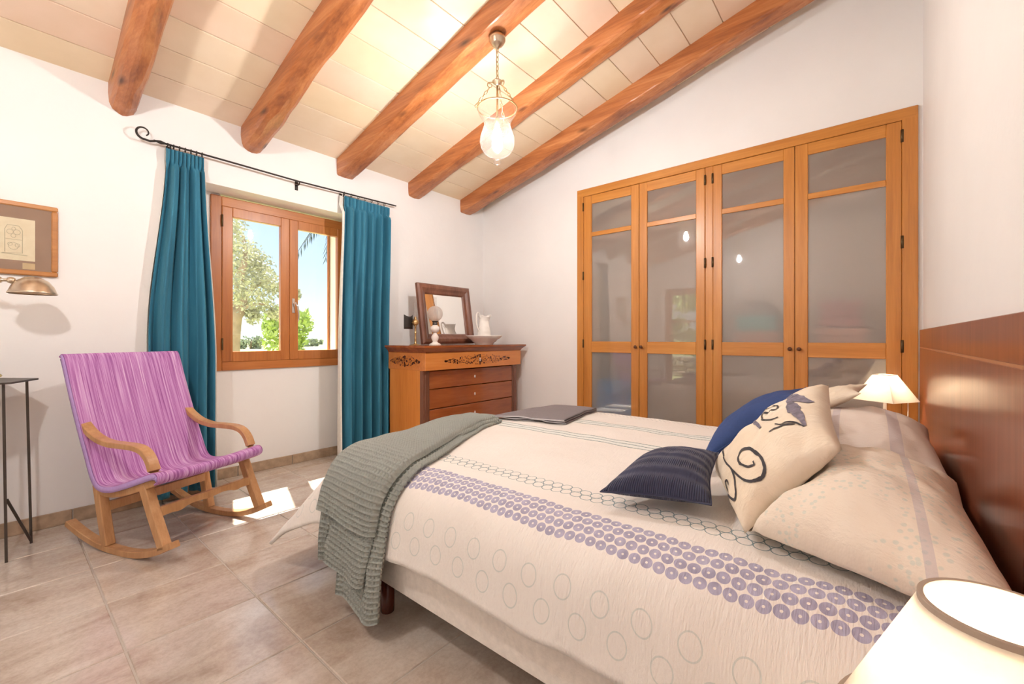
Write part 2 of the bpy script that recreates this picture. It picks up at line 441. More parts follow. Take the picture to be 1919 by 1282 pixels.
# striped woven sling of the chair (uv.x across in metres)
m, nt, b = new_mat('purple_striped_weave')
uvn = nt.nodes.new('ShaderNodeUVMap'); sx = nt.nodes.new('ShaderNodeSeparateXYZ'); nt.links.new(uvn.outputs[0], sx.inputs[0])
cb = nt.nodes.new('ShaderNodeCombineXYZ'); nt.links.new((NX(nt, sx.outputs[0]) * 95.0).s, cb.inputs[0]); nt.links.new((NX(nt, sx.outputs[1]) * 2.2).s, cb.inputs[1])
f = NX(nt, noise(nt, cb.outputs[0], 1.0, 3, 0.7))
cb2 = nt.nodes.new('ShaderNodeCombineXYZ'); nt.links.new((NX(nt, sx.outputs[0]) * 260.0).s, cb2.inputs[0]); nt.links.new((NX(nt, sx.outputs[1]) * 5).s, cb2.inputs[1])
f2 = NX(nt, noise(nt, cb2.outputs[0], 1.0, 2, 0.6))
ff = f * 0.65 + f2 * 0.35
nt.links.new(ramp(nt, ff.s, [(0.33, (0.20, 0.04, 0.20)), (0.43, (0.38, 0.13, 0.38)), (0.51, (0.54, 0.25, 0.55)), (0.59, (0.66, 0.40, 0.66)), (0.68, (0.82, 0.68, 0.78))]), b.inputs['Base Color'])
b.inputs['Roughness'].default_value = 0.85
bump(nt, b, (NX(nt, sx.outputs[0]) * 1400.0).sin() * 0.5 + (NX(nt, sx.outputs[1]) * 1600.0).sin() * 0.5, 0.25, 0.002); M['sling'] = m

def uv_ab(nt):
    uvn = nt.nodes.new('ShaderNodeUVMap'); sx = nt.nodes.new('ShaderNodeSeparateXYZ'); nt.links.new(uvn.outputs[0], sx.inputs[0])
    return NX(nt, sx.outputs[0]), NX(nt, sx.outputs[1])
def disc_rows(a, bb, a0, rows, cell, rad, hole):
    """mask of printed rosettes: rows across a, staggered along b"""
    r = (a - a0) / cell; ri = r.floor()
    inb = r.between(0.0, float(rows))
    fb = (bb / cell + ri * 0.35).frac() - 0.5; fa = r.frac() - 0.5
    d = (fb * fb + fa * fa).sqrt()
    return inb * d.lt(rad) * d.gt(hole)
def rings(a, bb, a0, b0, cell_b, rad, wid, asp=1.0):
    fb = ((bb - b0) / cell_b).frac() * cell_b - cell_b / 2; fa = (a - a0) * asp
    d = (fb * fb + fa * fa).sqrt()
    return (d - rad).abs().lt(wid)

m, nt, b = new_mat('printed_bedspread')
A_, B_ = uv_ab(nt)
wob = NX(nt, noise(nt, coords(nt, 'UV', (1, 1, 1), False), 3.0, 2)) - 0.5
A2 = A_ + wob * 0.02
base = ramp(nt, noise(nt, coords(nt, 'UV', (1, 1, 1), False), 2.2, 5), [(0.3, (0.82, 0.765, 0.71)), (0.7, (0.87, 0.825, 0.775))])
col = base
stripe = ((A_ - 1.16).abs().lt(0.10)) * 0.18
dots = disc_rows(A2, B_, 1.092, 4, 0.0345, 0.475, 0.10)
tone = NX(nt, noise(nt, coords(nt, 'UV', (1, 1, 1), False), 26, 1))
lav = ramp(nt, tone.s, [(0.35, (0.31, 0.29, 0.42)), (0.65, (0.42, 0.40, 0.55))])
col = mix(nt, dots * 0.92, col, lav)
ch = rings(A2, B_, 1.335, 0.0, 0.042, 0.0205, 0.0016).mx(rings(A2, B_, 1.372, 0.021, 0.042, 0.0205, 0.0016))
col = mix(nt, ch * 0.85, col, (0.10, 0.20, 0.22))
big = rings(A_, B_, 0.965, 0.03, 0.118, 0.027, 0.0018, 0.85).mx(rings(A_, B_, 0.885, 0.09, 0.118, 0.027, 0.0018, 0.85))
col = mix(nt, big * 0.45, col, (0.42, 0.50, 0.47))
pale = (A2 - 2.09).abs().lt(0.05).mx((A2 - 2.50).abs().lt(0.05))
col = mix(nt, pale * 0.35, col, (0.70, 0.82, 0.82))
for a0 in (2.04, 2.09, 2.14, 2.45, 2.50, 2.55):
    w = ((B_ * (2 * PI / 0.036)).sin() * 0.0022)
    d1 = (A2 - a0 + w * 1.0).abs().lt(0.0034).mx((A2 - a0 - w * 1.0).abs().lt(0.0034))
    col = mix(nt, d1 * 0.85, col, (0.085, 0.17, 0.16))
dd = disc_rows(A2, B_, 2.86, 3, 0.03, 0.22, -1.0)
col = mix(nt, dd * 0.5, col, (0.42, 0.40, 0.42))
# the same lavender rosettes across the foot end
nt.links.new(col, b.inputs['Base Color']); b.inputs['Roughness'].default_value = 0.9; b.inputs['Sheen Weight'].default_value = 0.1
pk = noise(nt, coords(nt, 'UV', (30, 130, 1), False), 1.0, 3, 0.6)
bump(nt, b, NX(nt, pk) + NX(nt, noise(nt, coords(nt, 'UV', (4, 9, 1), False), 1.0, 4, 0.6)) * 2.0, 0.6, 0.007); M['duvet'] = m

def pillow_mat(name, base_lo, base_hi, floral, bands):
    m, nt, b = new_mat(name)
    A_, B_ = uv_ab(nt)
    uvv = coords(nt, 'UV', (1, 1, 1), False)
    col = ramp(nt, noise(nt, uvv, 3, 4), [(0.3, base_lo), (0.7, base_hi)])
    if floral:
        vo = nt.nodes.new('ShaderNodeTexVoronoi'); vo.inputs['Scale'].default_value = 62; nt.links.new(coords(nt, 'Object', (1, 1, 1), False), vo.inputs['Vector'])
        sp = ramp(nt, vo.outputs['Distance'], [(0.25, (1, 1, 1)), (0.38, (0, 0, 0))])
        vb = nt.nodes.new('ShaderNodeTexVoronoi'); vb.inputs['Scale'].default_value = 5.0; nt.links.new(coords(nt, 'Object', (1, 1, 1), False), vb.inputs['Vector'])
        rg = ramp(nt, vb.outputs['Distance'], [(0.36, (0, 0, 0)), (0.42, (1, 1, 1))])
        col = mix(nt, NX(nt, sp) * NX(nt, rg) * 0.45, col, (0.50, 0.60, 0.54))
    for (b0, b1, kind) in bands:
        if kind == 'lav':
            col = mix(nt, B_.between(b0, b1) * 0.40, col, (0.42, 0.37, 0.46))
        else:
            col = mix(nt, rings(B_, A_, (b0 + b1) / 2, 0.0, 0.024, 0.0075, 0.0013) * 0.6, col, (0.12, 0.17, 0.16))
    nt.links.new(col, b.inputs['Base Color']); b.inputs['Roughness'].default_value = 0.9
    bump(nt, b, noise(nt, coords(nt, 'UV', (120, 40, 1), False), 1.0, 3, 0.6), 0.5, 0.006)
    return m
M['pillow_a'] = pillow_mat('floral_pillowcase', (0.77, 0.67, 0.55), (0.84, 0.76, 0.66), True, [(0.415, 0.435, 'lav')])
M['pillow_b'] = pillow_mat('banded_pillowcase', (0.76, 0.66, 0.58), (0.82, 0.74, 0.67), False, [(0.36, 0.40, 'lav'), (0.17, 0.20, 'lav'), (0.13, 0.14, 'chain')])
M['calico'] = pillow_mat('printed_calico', (0.78, 0.64, 0.47), (0.87, 0.79, 0.67), False, [])
M['lilac'] = plain('lilac_webbing', (0.50, 0.33, 0.66), 0.85, 0, 0.3, 300)
M['ink'] = plain('charcoal_print', (0.055, 0.05, 0.055), 0.9)
M['inkgrey'] = plain('grey_print', (0.21, 0.19, 0.24), 0.9, 0, 0.2, 200, 0.35)

m, nt, b = new_mat('navy_pintuck')
A_, B_ = uv_ab(nt)
pl = (A_ * 900.0).sin() * ((B_ * 62.0).sin().gt(0.15))
lines = (B_ * 124.0).sin()
nt.links.new(ramp(nt, noise(nt, coords(nt, 'UV', (1, 1, 1), False), 12, 3), [(0.3, (0.030, 0.034, 0.075)), (0.7, (0.042, 0.048, 0.10))]), b.inputs['Base Color'])
b.inputs['Roughness'].default_value = 0.75; b.inputs['Sheen Weight'].default_value = 0.12
bump(nt, b, pl * 0.6 + lines * 1.1 + NX(nt, noise(nt, coords(nt, 'UV', (170, 14, 1), False), 1.0, 2)) * 1.2, 0.6, 0.006); M['navy'] = m
M['navy_plain'] = plain('navy_cotton', (0.022, 0.055, 0.19), 0.8, 0, 0.2, 300)

# ------------------------------------------------------------------ room numbers
XW, YW, YH, XL = 4.19, 4.01, -0.27, -1.5      # wardrobe wall, window wall, headboard wall, far left wall
K = 0.26; ZC0 = 2.95                         # ceiling: z = ZC0 + K*(YW - y)
ANG = math.atan(K)
def zc(y): return ZC0 + K * (YW - y)

# ------------------------------------------------------------------ floor
fl = struct('floor', MB().box(XL - 0.3, XW + 1.0, YH - 0.3, YW + 0.5, -0.12, -0.004), M['grout'], 'beige stone tile floor with pale grout lines')
TP = 0.459; tx0, ty0 = 0.776, 1.739
tile_meshes = []
for q in range(3):
    mb = MB(); hw = TP / 2 - 0.0035
    bm = bmesh.new(); bmesh.ops.create_cube(bm, size=1)
    for w in bm.verts: w.co = Vector((w.co.x * 2 * hw, w.co.y * 2 * hw, w.co.z * 0.012 - 0.006))
    bmesh.ops.bevel(bm, geom=[e for e in bm.edges if abs(e.verts[0].co.z - e.verts[1].co.z) < 1e-6 and e.verts[0].co.z > -0.003], offset=0.003, segments=1, affect='EDGES')
    mb.frombm(bm); tile_meshes.append(mb.mesh('tile', M['tile']))
i0 = math.floor((XL - tx0) / TP); i1 = math.ceil((XW - tx0) / TP); j0 = math.floor((YH - ty0) / TP); j1 = math.ceil((YW + 0.23 - ty0) / TP)
for i in range(i0, i1):
    for j in range(j0, j1):
        o = bpy.data.objects.new('tile', tile_meshes[(i * 5 + j * 3) % 3]); COL.objects.link(o); o.parent = fl
        o.location = Vector((tx0 + (i + 0.5) * TP, ty0 + (j + 0.5) * TP, 0)) - fl.location
        o.rotation_euler = (0, 0, 0 if (i + j) % 2 else PI)

# ------------------------------------------------------------------ walls
NX0, NX1, NZ = 1.04, 2.43, 2.425       # window niche
YN = 4.24
WTOP = 4.6
mb = MB()
mb.box(XL - 0.3, NX0, YW, 4.5, -0.1, 3.3); mb.box(NX1, XW + 1.0, YW, 4.5, -0.1, 3.3); mb.box(NX0, NX1, YW, 4.5, NZ, 3.3)
mb.box(NX0, NX1, YN + 0.02, 4.5, -0.1, 0.96)
mb.box(NX0, 1.22, YN + 0.02, 4.5, 0.96, NZ); mb.box(2.305, NX1, YN + 0.075, 4.5, 0.96, NZ)
struct('wall_back', mb, M['wall'], 'white plaster wall with the window niche')
mb = MB()      # wardrobe wall, with opening
WY0, WY1, WZ = -0.245, 2.541, 2.849
mb.box(XW, XW + 0.12, WY1 - 0.02, YW, -0.1, 4.3); mb.box(XW, XW + 0.12, YH - 0.3, WY1 - 0.02, WZ - 0.02, 4.5); mb.box(XW, XW + 0.12, YH - 0.3, WY0 + 0.02, -0.1, WZ - 0.02)
struct('wall_right', mb, M['wall'], 'white plaster wall around the built-in wardrobe')
struct('wall_head', MB().box(XL - 0.3, XW + 0.2, YH - 0.3, YH, -0.1, 4.5), M['wall'], 'white plaster wall behind the headboard')
mb = MB()
DY0, DY1, DZ = 2.80, 3.68, 2.32
mb.box(XL - 0.3, XL, YH - 0.3, DY0, -0.1, 4.5); mb.box(XL - 0.3, XL, DY1, YW + 0.4, -0.1, 4.5); mb.box(XL - 0.3, XL, DY0, DY1, DZ, 4.5)
struct('wall_left', mb, M['wall'], 'white plaster wall with the glazed garden door')
# baseboards from stone pieces
def skirting(name, pts_fn, length, n0):
    base = None
bb_m = MB().box(-0.2265, 0.2265, -0.012, 0, 0, 0.088, 0.003).mesh('skirting_tile', M['skirting'])
def baseboard(name, x0, x1, y, z_label, off):
    bk = struct(name, MB().box(x0, x1, y - 0.004, y, 0, 0.086), M['grout'], z_label)
    x = off
    while x - 0.23 < x1:
        a0, a1 = max(x0, x - 0.2285), min(x1, x + 0.2285)
        if a1 - a0 > 0.03:
            o = bpy.data.objects.new('skirting_tile', bb_m); COL.objects.link(o); o.parent = bk
            o.location = Vector(((a0 + a1) / 2, y - 0.002, 0)) - bk.location; o.scale = ((a1 - a0 - 0.004) / 0.453, 1, 1)
        x += 0.459
    return bk
baseboard('baseboard_back', XL, NX0, YW, 'stone skirting under the picture wall', 0.317 - 0.459 * 4 + 0.2295)
baseboard('baseboard_niche', NX0, NX1, YN + 0.02, 'stone skirting under the window', 1.12)
baseboard('baseboard_corner', NX1, XW, YW, 'stone skirting behind the chest of drawers', 2.66)

# ------------------------------------------------------------------ ceiling: backing, panels, beams
mb = MB()
y0, y1 = YH - 0.3, 4.55
mb.prism([(y0, zc(y0) + 0.012), (y1, zc(y1) + 0.012), (y1, zc(y1) + 0.2), (y0, zc(y0) + 0.2)], 0, XL - 0.3, XW + 1.0)
ce = struct('ceiling', mb, M['joint'], 'sloping ceiling of cream panels between rustic beams')
bays = [XL, -1.02, -0.19, 0.565, 1.385, 2.215, 3.055, 3.87, XW]
pitch = 0.2585
pm_cache = {}
for bi in range(len(bays) - 1):
    L = bays[bi + 1] - bays[bi] - 0.004; key = round(L, 3)
    if key not in pm_cache:
        W = pitch / math.cos(ANG) - 0.006
        pm_cache[key] = MB().box(-L / 2, L / 2, -W / 2, W / 2, 0.0, 0.014, 0.0025).mesh('ceiling_panel', M['panel'])
    for r in range(17):
        yc = 4.03 - pitch * (r + 0.5)
        if yc < YH - 0.1: continue
        o = bpy.data.objects.new('ceiling_panel', pm_cache[key]); COL.objects.link(o); o.parent = ce
        o.location = Vector(((bays[bi] + bays[bi + 1]) / 2, yc, zc(yc))) - ce.location
        o.rotation_euler = (-ANG, 0, 0)
def beam(x0, w, d, chL, chR, seed, label, wav=1.0):
    mb = MB(); n = 90
    prof_n = None; vs = []; fs = []
    ya, yb = YW - 0.002, YH + 0.002
    for i in range(n + 1):
        t = i / n; y = lerp(ya, yb, t)
        jl = 1 + 0.55 * wav * nz(y * 1.7, seed) + 0.25 * nz(y * 6, seed + 5); jr = 1 + 0.55 * wav * nz(y * 1.9, seed + 9) + 0.25 * nz(y * 6, seed + 3)
        sx = 0.010 * wav * nz(y * 1.1, seed + 20); sw = 1 + 0.05 * nz(y * 1.5, seed + 30); sd = 1 + 0.06 * wav * nz(y * 1.3, seed + 40)
        W = w * sw; Dd = d * sd; cl = chL * jl; cr = chR * jr
        X0 = x0 + sx; X1 = x0 + sx + W; zb = -Dd
        fl_ = 1.0
        if t < 0.02: fl_ = 0.965
        sec = [(X0, 0.01), (X0 - 0.002, -Dd * 0.35), (X0 + 0.002, -Dd + cl), (X0 + cl * 0.30, -Dd + cl * 0.42), (X0 + cl * 0.85, -Dd + 0.003),
               (lerp(X0, X1, 0.5), -Dd - 0.003), (X1 - cr * 0.85, -Dd + 0.003), (X1 - cr * 0.30, -Dd + cr * 0.42), (X1 - 0.002, -Dd + cr), (X1 + 0.002, -Dd * 0.35), (X1, 0.01)]
        for k, (xx, zz) in enumerate(sec):
            r_ = 0.004 * nz(y * 4, k * 1.7, seed) if 0 < k < 10 else 0
            vs.append((xx + r_, y, zc(y) + zz * fl_ + r_))
    m_ = 11
    for i in range(n):
        for k in range(m_):
            k2 = (k + 1) % m_; fs.append((i * m_ + k, i * m_ + k2, (i + 1) * m_ + k2, (i + 1) * m_ + k))
    fs.append(tuple(range(m_))); fs.append(tuple(reversed([n * m_ + k for k in range(m_)])))
    mb.add(vs, fs, False)
    o = mb.build('ceiling_beam', M['beam']); tag(o, label, 'beam', 'rustic ceiling beams')
    return o
BEAMS = [(-1.17, 0.16, 0.18, 0.04, 0.04, 3, 'rustic beam over the garden door, out of the view'),
         (-0.345, 0.16, 0.18, 0.04, 0.04, 11, 'rustic beam carrying the lamp seen only in the wardrobe glass'),
         (0.487, 0.150, 0.20, 0.065, 0.05, 21, 'rustic ceiling beam above the framed drawing, leftmost in view'),
         (1.300, 0.160, 0.195, 0.06, 0.05, 31, 'rustic ceiling beam above the middle of the curtain rod'),
         (2.130, 0.175, 0.168, 0.022, 0.022, 41, 'rustic ceiling beam from which the glass pendant hangs'),
         (2.965, 0.180, 0.158, 0.03, 0.045, 51, 'cracked rustic ceiling beam passing behind the glass pendant'),
         (3.765, 0.210, 0.165, 0.018, 0.05, 61, 'rustic ceiling beam next to the wardrobe wall')]
for bd in BEAMS: beam(*bd)

# ------------------------------------------------------------------ window
wx0, wx1, wz0, wz1 = 1.146, 2.415, 0.923, 2.41
yf = YN
win = struct('window_1', MB().box(wx0, wx0 + 0.08, yf, yf + 0.06, wz0, wz1, 0.004).box(wx1 - 0.08, wx1, yf, yf + 0.06, wz0, wz1, 0.004), M['winwood'], 'reddish wooden casement window with two leaves')
MB().box(wx0 + 0.08, wx1 - 0.08, yf, yf + 0.06, wz1 - 0.083, wz1, 0.004).box(wx0 + 0.08, wx1 - 0.08, yf, yf + 0.06, wz0, wz0 + 0.075, 0.004).build('window_frame_rail', M['winwood_x'], win)
for k, (a0, a1, g0, g1) in enumerate([(1.226, 1.778, 1.307, 1.700), (1.780, 2.335, 1.858, 2.255)]):
    yc0, yc1 = yf - 0.006, yf + 0.044
    cs = MB().box(a0, g0, yc0, yc1, 0.998, 2.327, 0.005).box(g1, a1, yc0, yc1, 0.998, 2.327, 0.005).box(g0, g1, yc0 + 0.001, yc1, 2.246, 2.327, 0.003).box(g0, g1, yc0 + 0.001, yc1, 0.998, 1.085, 0.003).build('casement', M['winwood'], win)
    MB().box(g0 - 0.005, g1 + 0.005, yf + 0.018, yf + 0.022, 1.08, 2.251).build('pane', M['glass'], cs)
    if k == 0:
        for hz in (1.15, 2.2):
            MB().tube([(1.226, yf - 0.012, hz - 0.05), (1.226, yf - 0.012, hz + 0.05)], 0.007, 8).build('hinge', M['hinge'], cs)
    else:
        MB().box(1.800, 1.826, yf - 0.012, yf - 0.005, 1.44, 1.58, 0.003).tube([(1.813, yf - 0.01, 1.53), (1.813, yf - 0.045, 1.53)], 0.008, 8).tube([(1.813, yf - 0.045, 1.54), (1.835, yf - 0.05, 1.50), (1.845, yf - 0.05, 1.42), (1.838, yf - 0.05, 1.36)], [0.008, 0.008, 0.007, 0.006], 8).build('handle', M['chrome'], cs)
sh = thing('window_shutter', 'brown wooden shutter folded back outside the window', 'shutter', (2.29, 4.52, 0.95))
MB().box(2.280, 2.300, 4.485, 4.506, 0.97, 2.40, 0.003).build('shutter_stile', M['winwood'], sh)
MB().box(2.296, 2.75, 4.505, 4.54, 0.97, 2.40, 0.004).build('shutter_board', M['winwood'], sh)

# ------------------------------------------------------------------ garden door in the far left wall
dr = struct('door_1', MB().box(XL - 0.14, XL - 0.06, DY0, DY0 + 0.06, 0, DZ, 0.003).box(XL - 0.14, XL - 0.06, DY1 - 0.06, DY1, 0, DZ, 0.003).box(XL - 0.14, XL - 0.06, DY0, DY1, DZ - 0.06, DZ, 0.003), M['winwood'], 'glazed wooden garden door')
lf = MB().box(XL - 0.12, XL - 0.08, DY0 + 0.06, DY0 + 0.13, 0.01, DZ - 0.06, 0.003).box(XL - 0.12, XL - 0.08, DY1 - 0.13, DY1 - 0.06, 0.01, DZ - 0.06, 0.003).box(XL - 0.119, XL - 0.08, DY0 + 0.13, DY1 - 0.13, 0.01, 0.14, 0.003).box(XL - 0.119, XL - 0.08, DY0 + 0.13, DY1 - 0.13, 1.55, 1.60, 0.003).box(XL - 0.119, XL - 0.08, DY0 + 0.13, DY1 - 0.13, DZ - 0.14, DZ - 0.06, 0.003).build('door_leaf', M['winwood'], dr)
for z0, z1 in ((0.14, 1.55), (1.60, DZ - 0.14)): MB().box(XL - 0.102, XL - 0.098, DY0 + 0.125, DY1 - 0.125, z0 - 0.005, z1 + 0.005).build('pane', M['glass'], lf)
MB().tube([(XL - 0.07, DY1 - 0.10, 1.05), (XL - 0.03, DY1 - 0.10, 1.05), (XL - 0.03, DY1 - 0.2, 1.05)], 0.009, 8).build('door_handle', M['brass'], lf)

# ------------------------------------------------------------------ built-in wardrobe
wd = thing('wardrobe', 'built-in honey oak wardrobe with four frosted glass doors', 'wardrobe', (XW, 1.15, 0))
xf = XW - 0.022
for (y0_, y1_, x0_, z0_, z1_) in ((WY1 - 0.08, WY1, xf, 0, WZ), (WY0, WY0 + 0.085, xf, 0, WZ), (1.116, 1.183, xf + 0.012, 0.05, WZ - 0.08)):
    MB().box(x0_, XW + 0.06, y0_, y1_, z0_, z1_, 0.004).build('frame_post', M['oak'], wd)
MB().box(xf - 0.0005, XW + 0.06, WY0 + 0.005, WY1 - 0.005, WZ - 0.082, WZ, 0.005).build('head_rail', M['oak_y'], wd)
MB().box(xf + 0.01, XW + 0.06, WY0 + 0.085, WY1 - 0.08, 0.0, 0.06, 0.003).build('sill_rail', M['oak_y'], wd)
MB().box(XW + 0.55, XW + 0.57, WY0, WY1, 0, WZ).box(XW + 0.06, XW + 0.57, WY1 - 0.03, WY1, 0, WZ).box(XW + 0.06, XW + 0.57, WY0, WY0 + 0.03, 0, WZ).box(XW + 0.06, XW + 0.57, WY0, WY1, WZ - 0.03, WZ).box(XW + 0.06, XW + 0.57, WY0, WY1, 0, 0.03).box(XW + 0.12, XW + 0.55, WY0, WY1, 1.04, 1.07).box(XW + 0.12, XW + 0.55, WY0, WY1, 2.30, 2.33).box(XW + 0.12, XW + 0.55, 1.135, 1.165, 0.03, WZ).build('carcass', M['wardin'], wd)
DOORS = [(2.461, 1.818, 2.361, 1.903, 'L'), (1.816, 1.183, 1.733, 1.263, 'R'), (1.116, 0.490, 1.040, 0.568, 'L'), (0.488, -0.160, 0.400, -0.073, 'R')]
for (ya, yb, ga, gb, hs) in DOORS:
    x0, x1 = xf + 0.006, xf + 0.040
    d_ = bpy.data.objects.new('door', None); COL.objects.link(d_); d_.parent = wd; d_.location = Vector((x0, (ya + yb) / 2, 0.062)) - wd.location; d_.empty_display_size = 0.1
    for (p_, q_) in ((ga, ya - 0.001), (yb + 0.001, gb)): MB().box(x0, x1, p_, q_, 0.062, 2.765, 0.004).build('stile', M['oak'], d_)
    for (p_, q_) in ((2.672, 2.764), (2.314, 2.360), (1.047, 1.165), (0.063, 0.20)): MB().box(x0 + 0.001, x1, gb, ga, p_, q_, 0.003).build('rail', M['oak_y'], d_)
    for z0, z1 in ((2.36, 2.672), (1.165, 2.314), (0.20, 1.047)):
        MB().add([(x0 + 0.016, gb - 0.003, z0 - 0.003), (x0 + 0.016, ga + 0.003, z0 - 0.003), (x0 + 0.016, ga + 0.003, z1 + 0.003), (x0 + 0.016, gb - 0.003, z1 + 0.003)], [(0, 3, 2, 1)]).build('pane', M['frost'], d_, False)
    hy = ya + 0.001 if hs == 'L' else yb - 0.001
    for hz in (2.652, 1.891, 1.142, 0.35):
        MB().tube([(x0 - 0.004, hy, hz - 0.045), (x0 - 0.004, hy, hz + 0.045)], 0.009, 8).build('hinge', M['hinge'], d_)
    ky = (yb + 0.030) if hs == 'L' else (ya - 0.030)
    kb = MB(); kb.lathe([(0.004, 0), (0.007, 0.002), (0.006, 0.012), (0.013, 0.018), (0.017, 0.026), (0.013, 0.033), (0.001, 0.036)], (0, 0, 0), 14)
    for q in kb.v: q.x, q.y, q.z = x0 - q.z, ky + q.y, 1.112 + q.x
    kb.build('knob', M['knob'], d_)
# things standing inside, blurred by the glass
def soft_stack(y0, y1, z0, z1, col, label, n=3, x0=XW + 0.065):
    t = thing('folded_blanket', label, 'blanket', (x0 + 0.18, (y0 + y1) / 2, z0), 0, 'blankets in the wardrobe')
    mm = plain('blanket_%d' % len(bpy.data.materials), col, 0.9)
    for i in range(n):
        a = lerp(z0, z1, i / n); e = lerp(z0, z1, (i + 1) / n) - 0.003
        MB().box(x0 + 0.005 * (i % 2), x0 + 0.36, y0 + 0.01 * (i % 2), y1 - 0.008 * (i % 2), a, e, min(0.02, (e - a) * 0.4)).build('fold', mm, t)
soft_stack(0.62, 0.95, 1.27, 1.40, (0.08, 0.50, 0.56), 'turquoise folded blanket behind the third frosted door')
soft_stack(0.60, 0.98, 1.074, 1.262, (0.62, 0.33, 0.24), 'terracotta folded blanket under the turquoise one')
soft_stack(0.02, 0.36, 1.074, 1.28, (0.66, 0.36, 0.28), 'salmon folded blanket behind the right-hand frosted door')
soft_stack(0.05, 0.34, 1.29, 1.50, (0.46, 0.18, 0.20), 'wine red folded blanket on top of the salmon one')
soft_stack(1.90, 2.36, 0.031, 0.75, (0.03, 0.25, 0.62), 'deep blue bedding pile behind the leftmost frosted door', 4)
hat = MB(); hat.lathe([(0.16, 0), (0.165, 0.012), (0.12, 0.02), (0.115, 0.06), (0.10, 0.11), (0.06, 0.135), (0.001, 0.14)], (XW + 0.27, 0.78, 1.402), 24)
tag(hat.build('felt_hat', plain('dark_felt', (0.16, 0.11, 0.075), 0.9)), 'dark felt hat on the turquoise blanket inside the wardrobe', 'hat')

# ------------------------------------------------------------------ curtain rod and curtains
ZR, YR = 2.616, 3.947
rod = thing('curtain_rod', 'wrought iron curtain rod with a scrolled end', 'curtain rod', (1.7, YR, ZR))
MB().tube([(0.72, YR, ZR), (1.2, YR, ZR - 0.004), (1.74, YR, ZR - 0.010), (2.2, YR, ZR), (2.764, YR, ZR + 0.012)], 0.0075, 8).build('rod', M['iron'], rod)
sc = [(0.73, YR, ZR), (0.70, YR, ZR - 0.012)]
for k in range(27):
    a = -PI * 0.55 - k * (PI * 1.75 / 26) ; r = 0.047 * (1 - 0.55 * k / 26)
    sc.append((0.665 + r * math.cos(a), YR, ZR + 0.038 + r * math.sin(a)))
MB().tube(sc, [0.008] * 2 + [lerp(0.008, 0.004, k / 26) for k in range(27)], 8).build('scroll_finial', M['iron'], rod)
MB().tube([(0.735, YR, ZR), (0.76, YR, ZR), (0.785, YR, ZR)], [0.008, 0.014, 0.008], 8).build('collar', M['iron'], rod)
for bx_ in (0.815, 1.742, 2.165):
    MB().tube([(bx_, YW - 0.002, ZR - 0.035), (bx_, YR + 0.01, ZR - 0.035), (bx_, YR, ZR - 0.02), (bx_, YR, ZR - 0.008)], 0.006, 8).box(bx_ - 0.014, bx_ + 0.014, YW - 0.006, YW - 0.001, ZR - 0.075, ZR + 0.005, 0.002).build('bracket', M['iron'], rod)
ring_m = None
for xr in [0.80 + 0.035 * k for k in range(7)] + [2.17 + 0.075 * k for k in range(7)]:
    if ring_m is None:
        mbr = MB(); mbr.tube([(0, 0.014 * math.cos(2 * PI * k / 14), 0.016 * math.sin(2 * PI * k / 14)) for k in range(14)], 0.0028, 6, True); ring_m = mbr.mesh('ring', M['iron'])
    o = bpy.data.objects.new('ring', ring_m); COL.objects.link(o); o.parent = rod; o.location = Vector((xr, YR, ZR - 0.008)) - rod.location
def curtain(name, label, xl, xr, folds, amp, seed, lin, fwd=0.0):
    """xl,xr functions of t (0 top, 1 hem)"""
    zt, zb = ZR - 0.028, 0.04
    t_ = thing(name, label, 'curtain', ((xl(0) + xr(0)) / 2, YR, zb), 0, 'teal velvet curtains')
    def pos(u, t, back=0.0):
        z = lerp(zt, zb, t)
        head = 1 - sstep(((zt - z) - 0.085) / 0.05)
        ph = 0.9 * nz(u * 3.1, seed) + 0.35 * nz(t * 2, u * 2, seed)
        big = math.sin(2 * PI * folds * u + ph * 1.8) + 0.35 * math.sin(2 * PI * folds * 2.1 * u + seed + 2 * t)
        big = math.copysign(abs(big) ** 0.75, big)
        sm = math.sin(2 * PI * folds * 2.6 * u + seed)
        y = YR - fwd * (1 - head) + lerp(amp * (0.75 + 0.4 * t) * big, 0.012 * sm, head) + 0.01 * nz(u * 4, t * 3, seed + 3)
        cinch = 0.010 * math.exp(-((zt - z - 0.088) / 0.012) ** 2)
        x = lerp(xl(t), xr(t), u + 0.25 / folds / 6 * math.sin(2 * PI * folds * u * 2 + 1) * (1 - head) * (u * (1 - u) * 4))
        return (x, y + back + cinch, z + 0.006 * sm * (1 if t == 0 else 0))
    o = MB().grid(lambda u, t: pos(u, t ** 1.15), 150, 70).build('curtain_panel', M['teal'], t_, False)
    o.modifiers.new('thick', 'SOLIDIFY').thickness = 0.004
    l = MB().grid(lambda u, t: pos(lerp(lin[0], lin[1], u), t, 0.022), 100, 30).build('curtain_lining', M['lining'], t_, False)
    l.modifiers.new('thick', 'SOLIDIFY').thickness = 0.002
    MB().grid(lambda u, t: tuple(Vector(pos(u, 0.0335 + 0.004 * t)) + Vector((0, -0.0055, 0))), 120, 1).build('heading_seam', M['teal'], t_, False)
    return t_
curtain('curtain', 'teal velvet curtain hanging left of the window, beside the rocking chair', lambda t: lerp(0.795, 0.69, sstep(t * 1.8)), lambda t: lerp(1.02, 1.09, sstep(t * 1.6)), 3.6, 0.040, 2.0, (-0.035, 1.035))
curtain('curtain', 'teal velvet curtain hanging right of the window, beside the chest', lambda t: lerp(2.165, 2.125, sstep(t * 1.6)), lambda t: lerp(2.675, 2.645, sstep(t * 1.5)), 5.0, 0.056, 5.0, (-0.055, 1.0), 0.018)

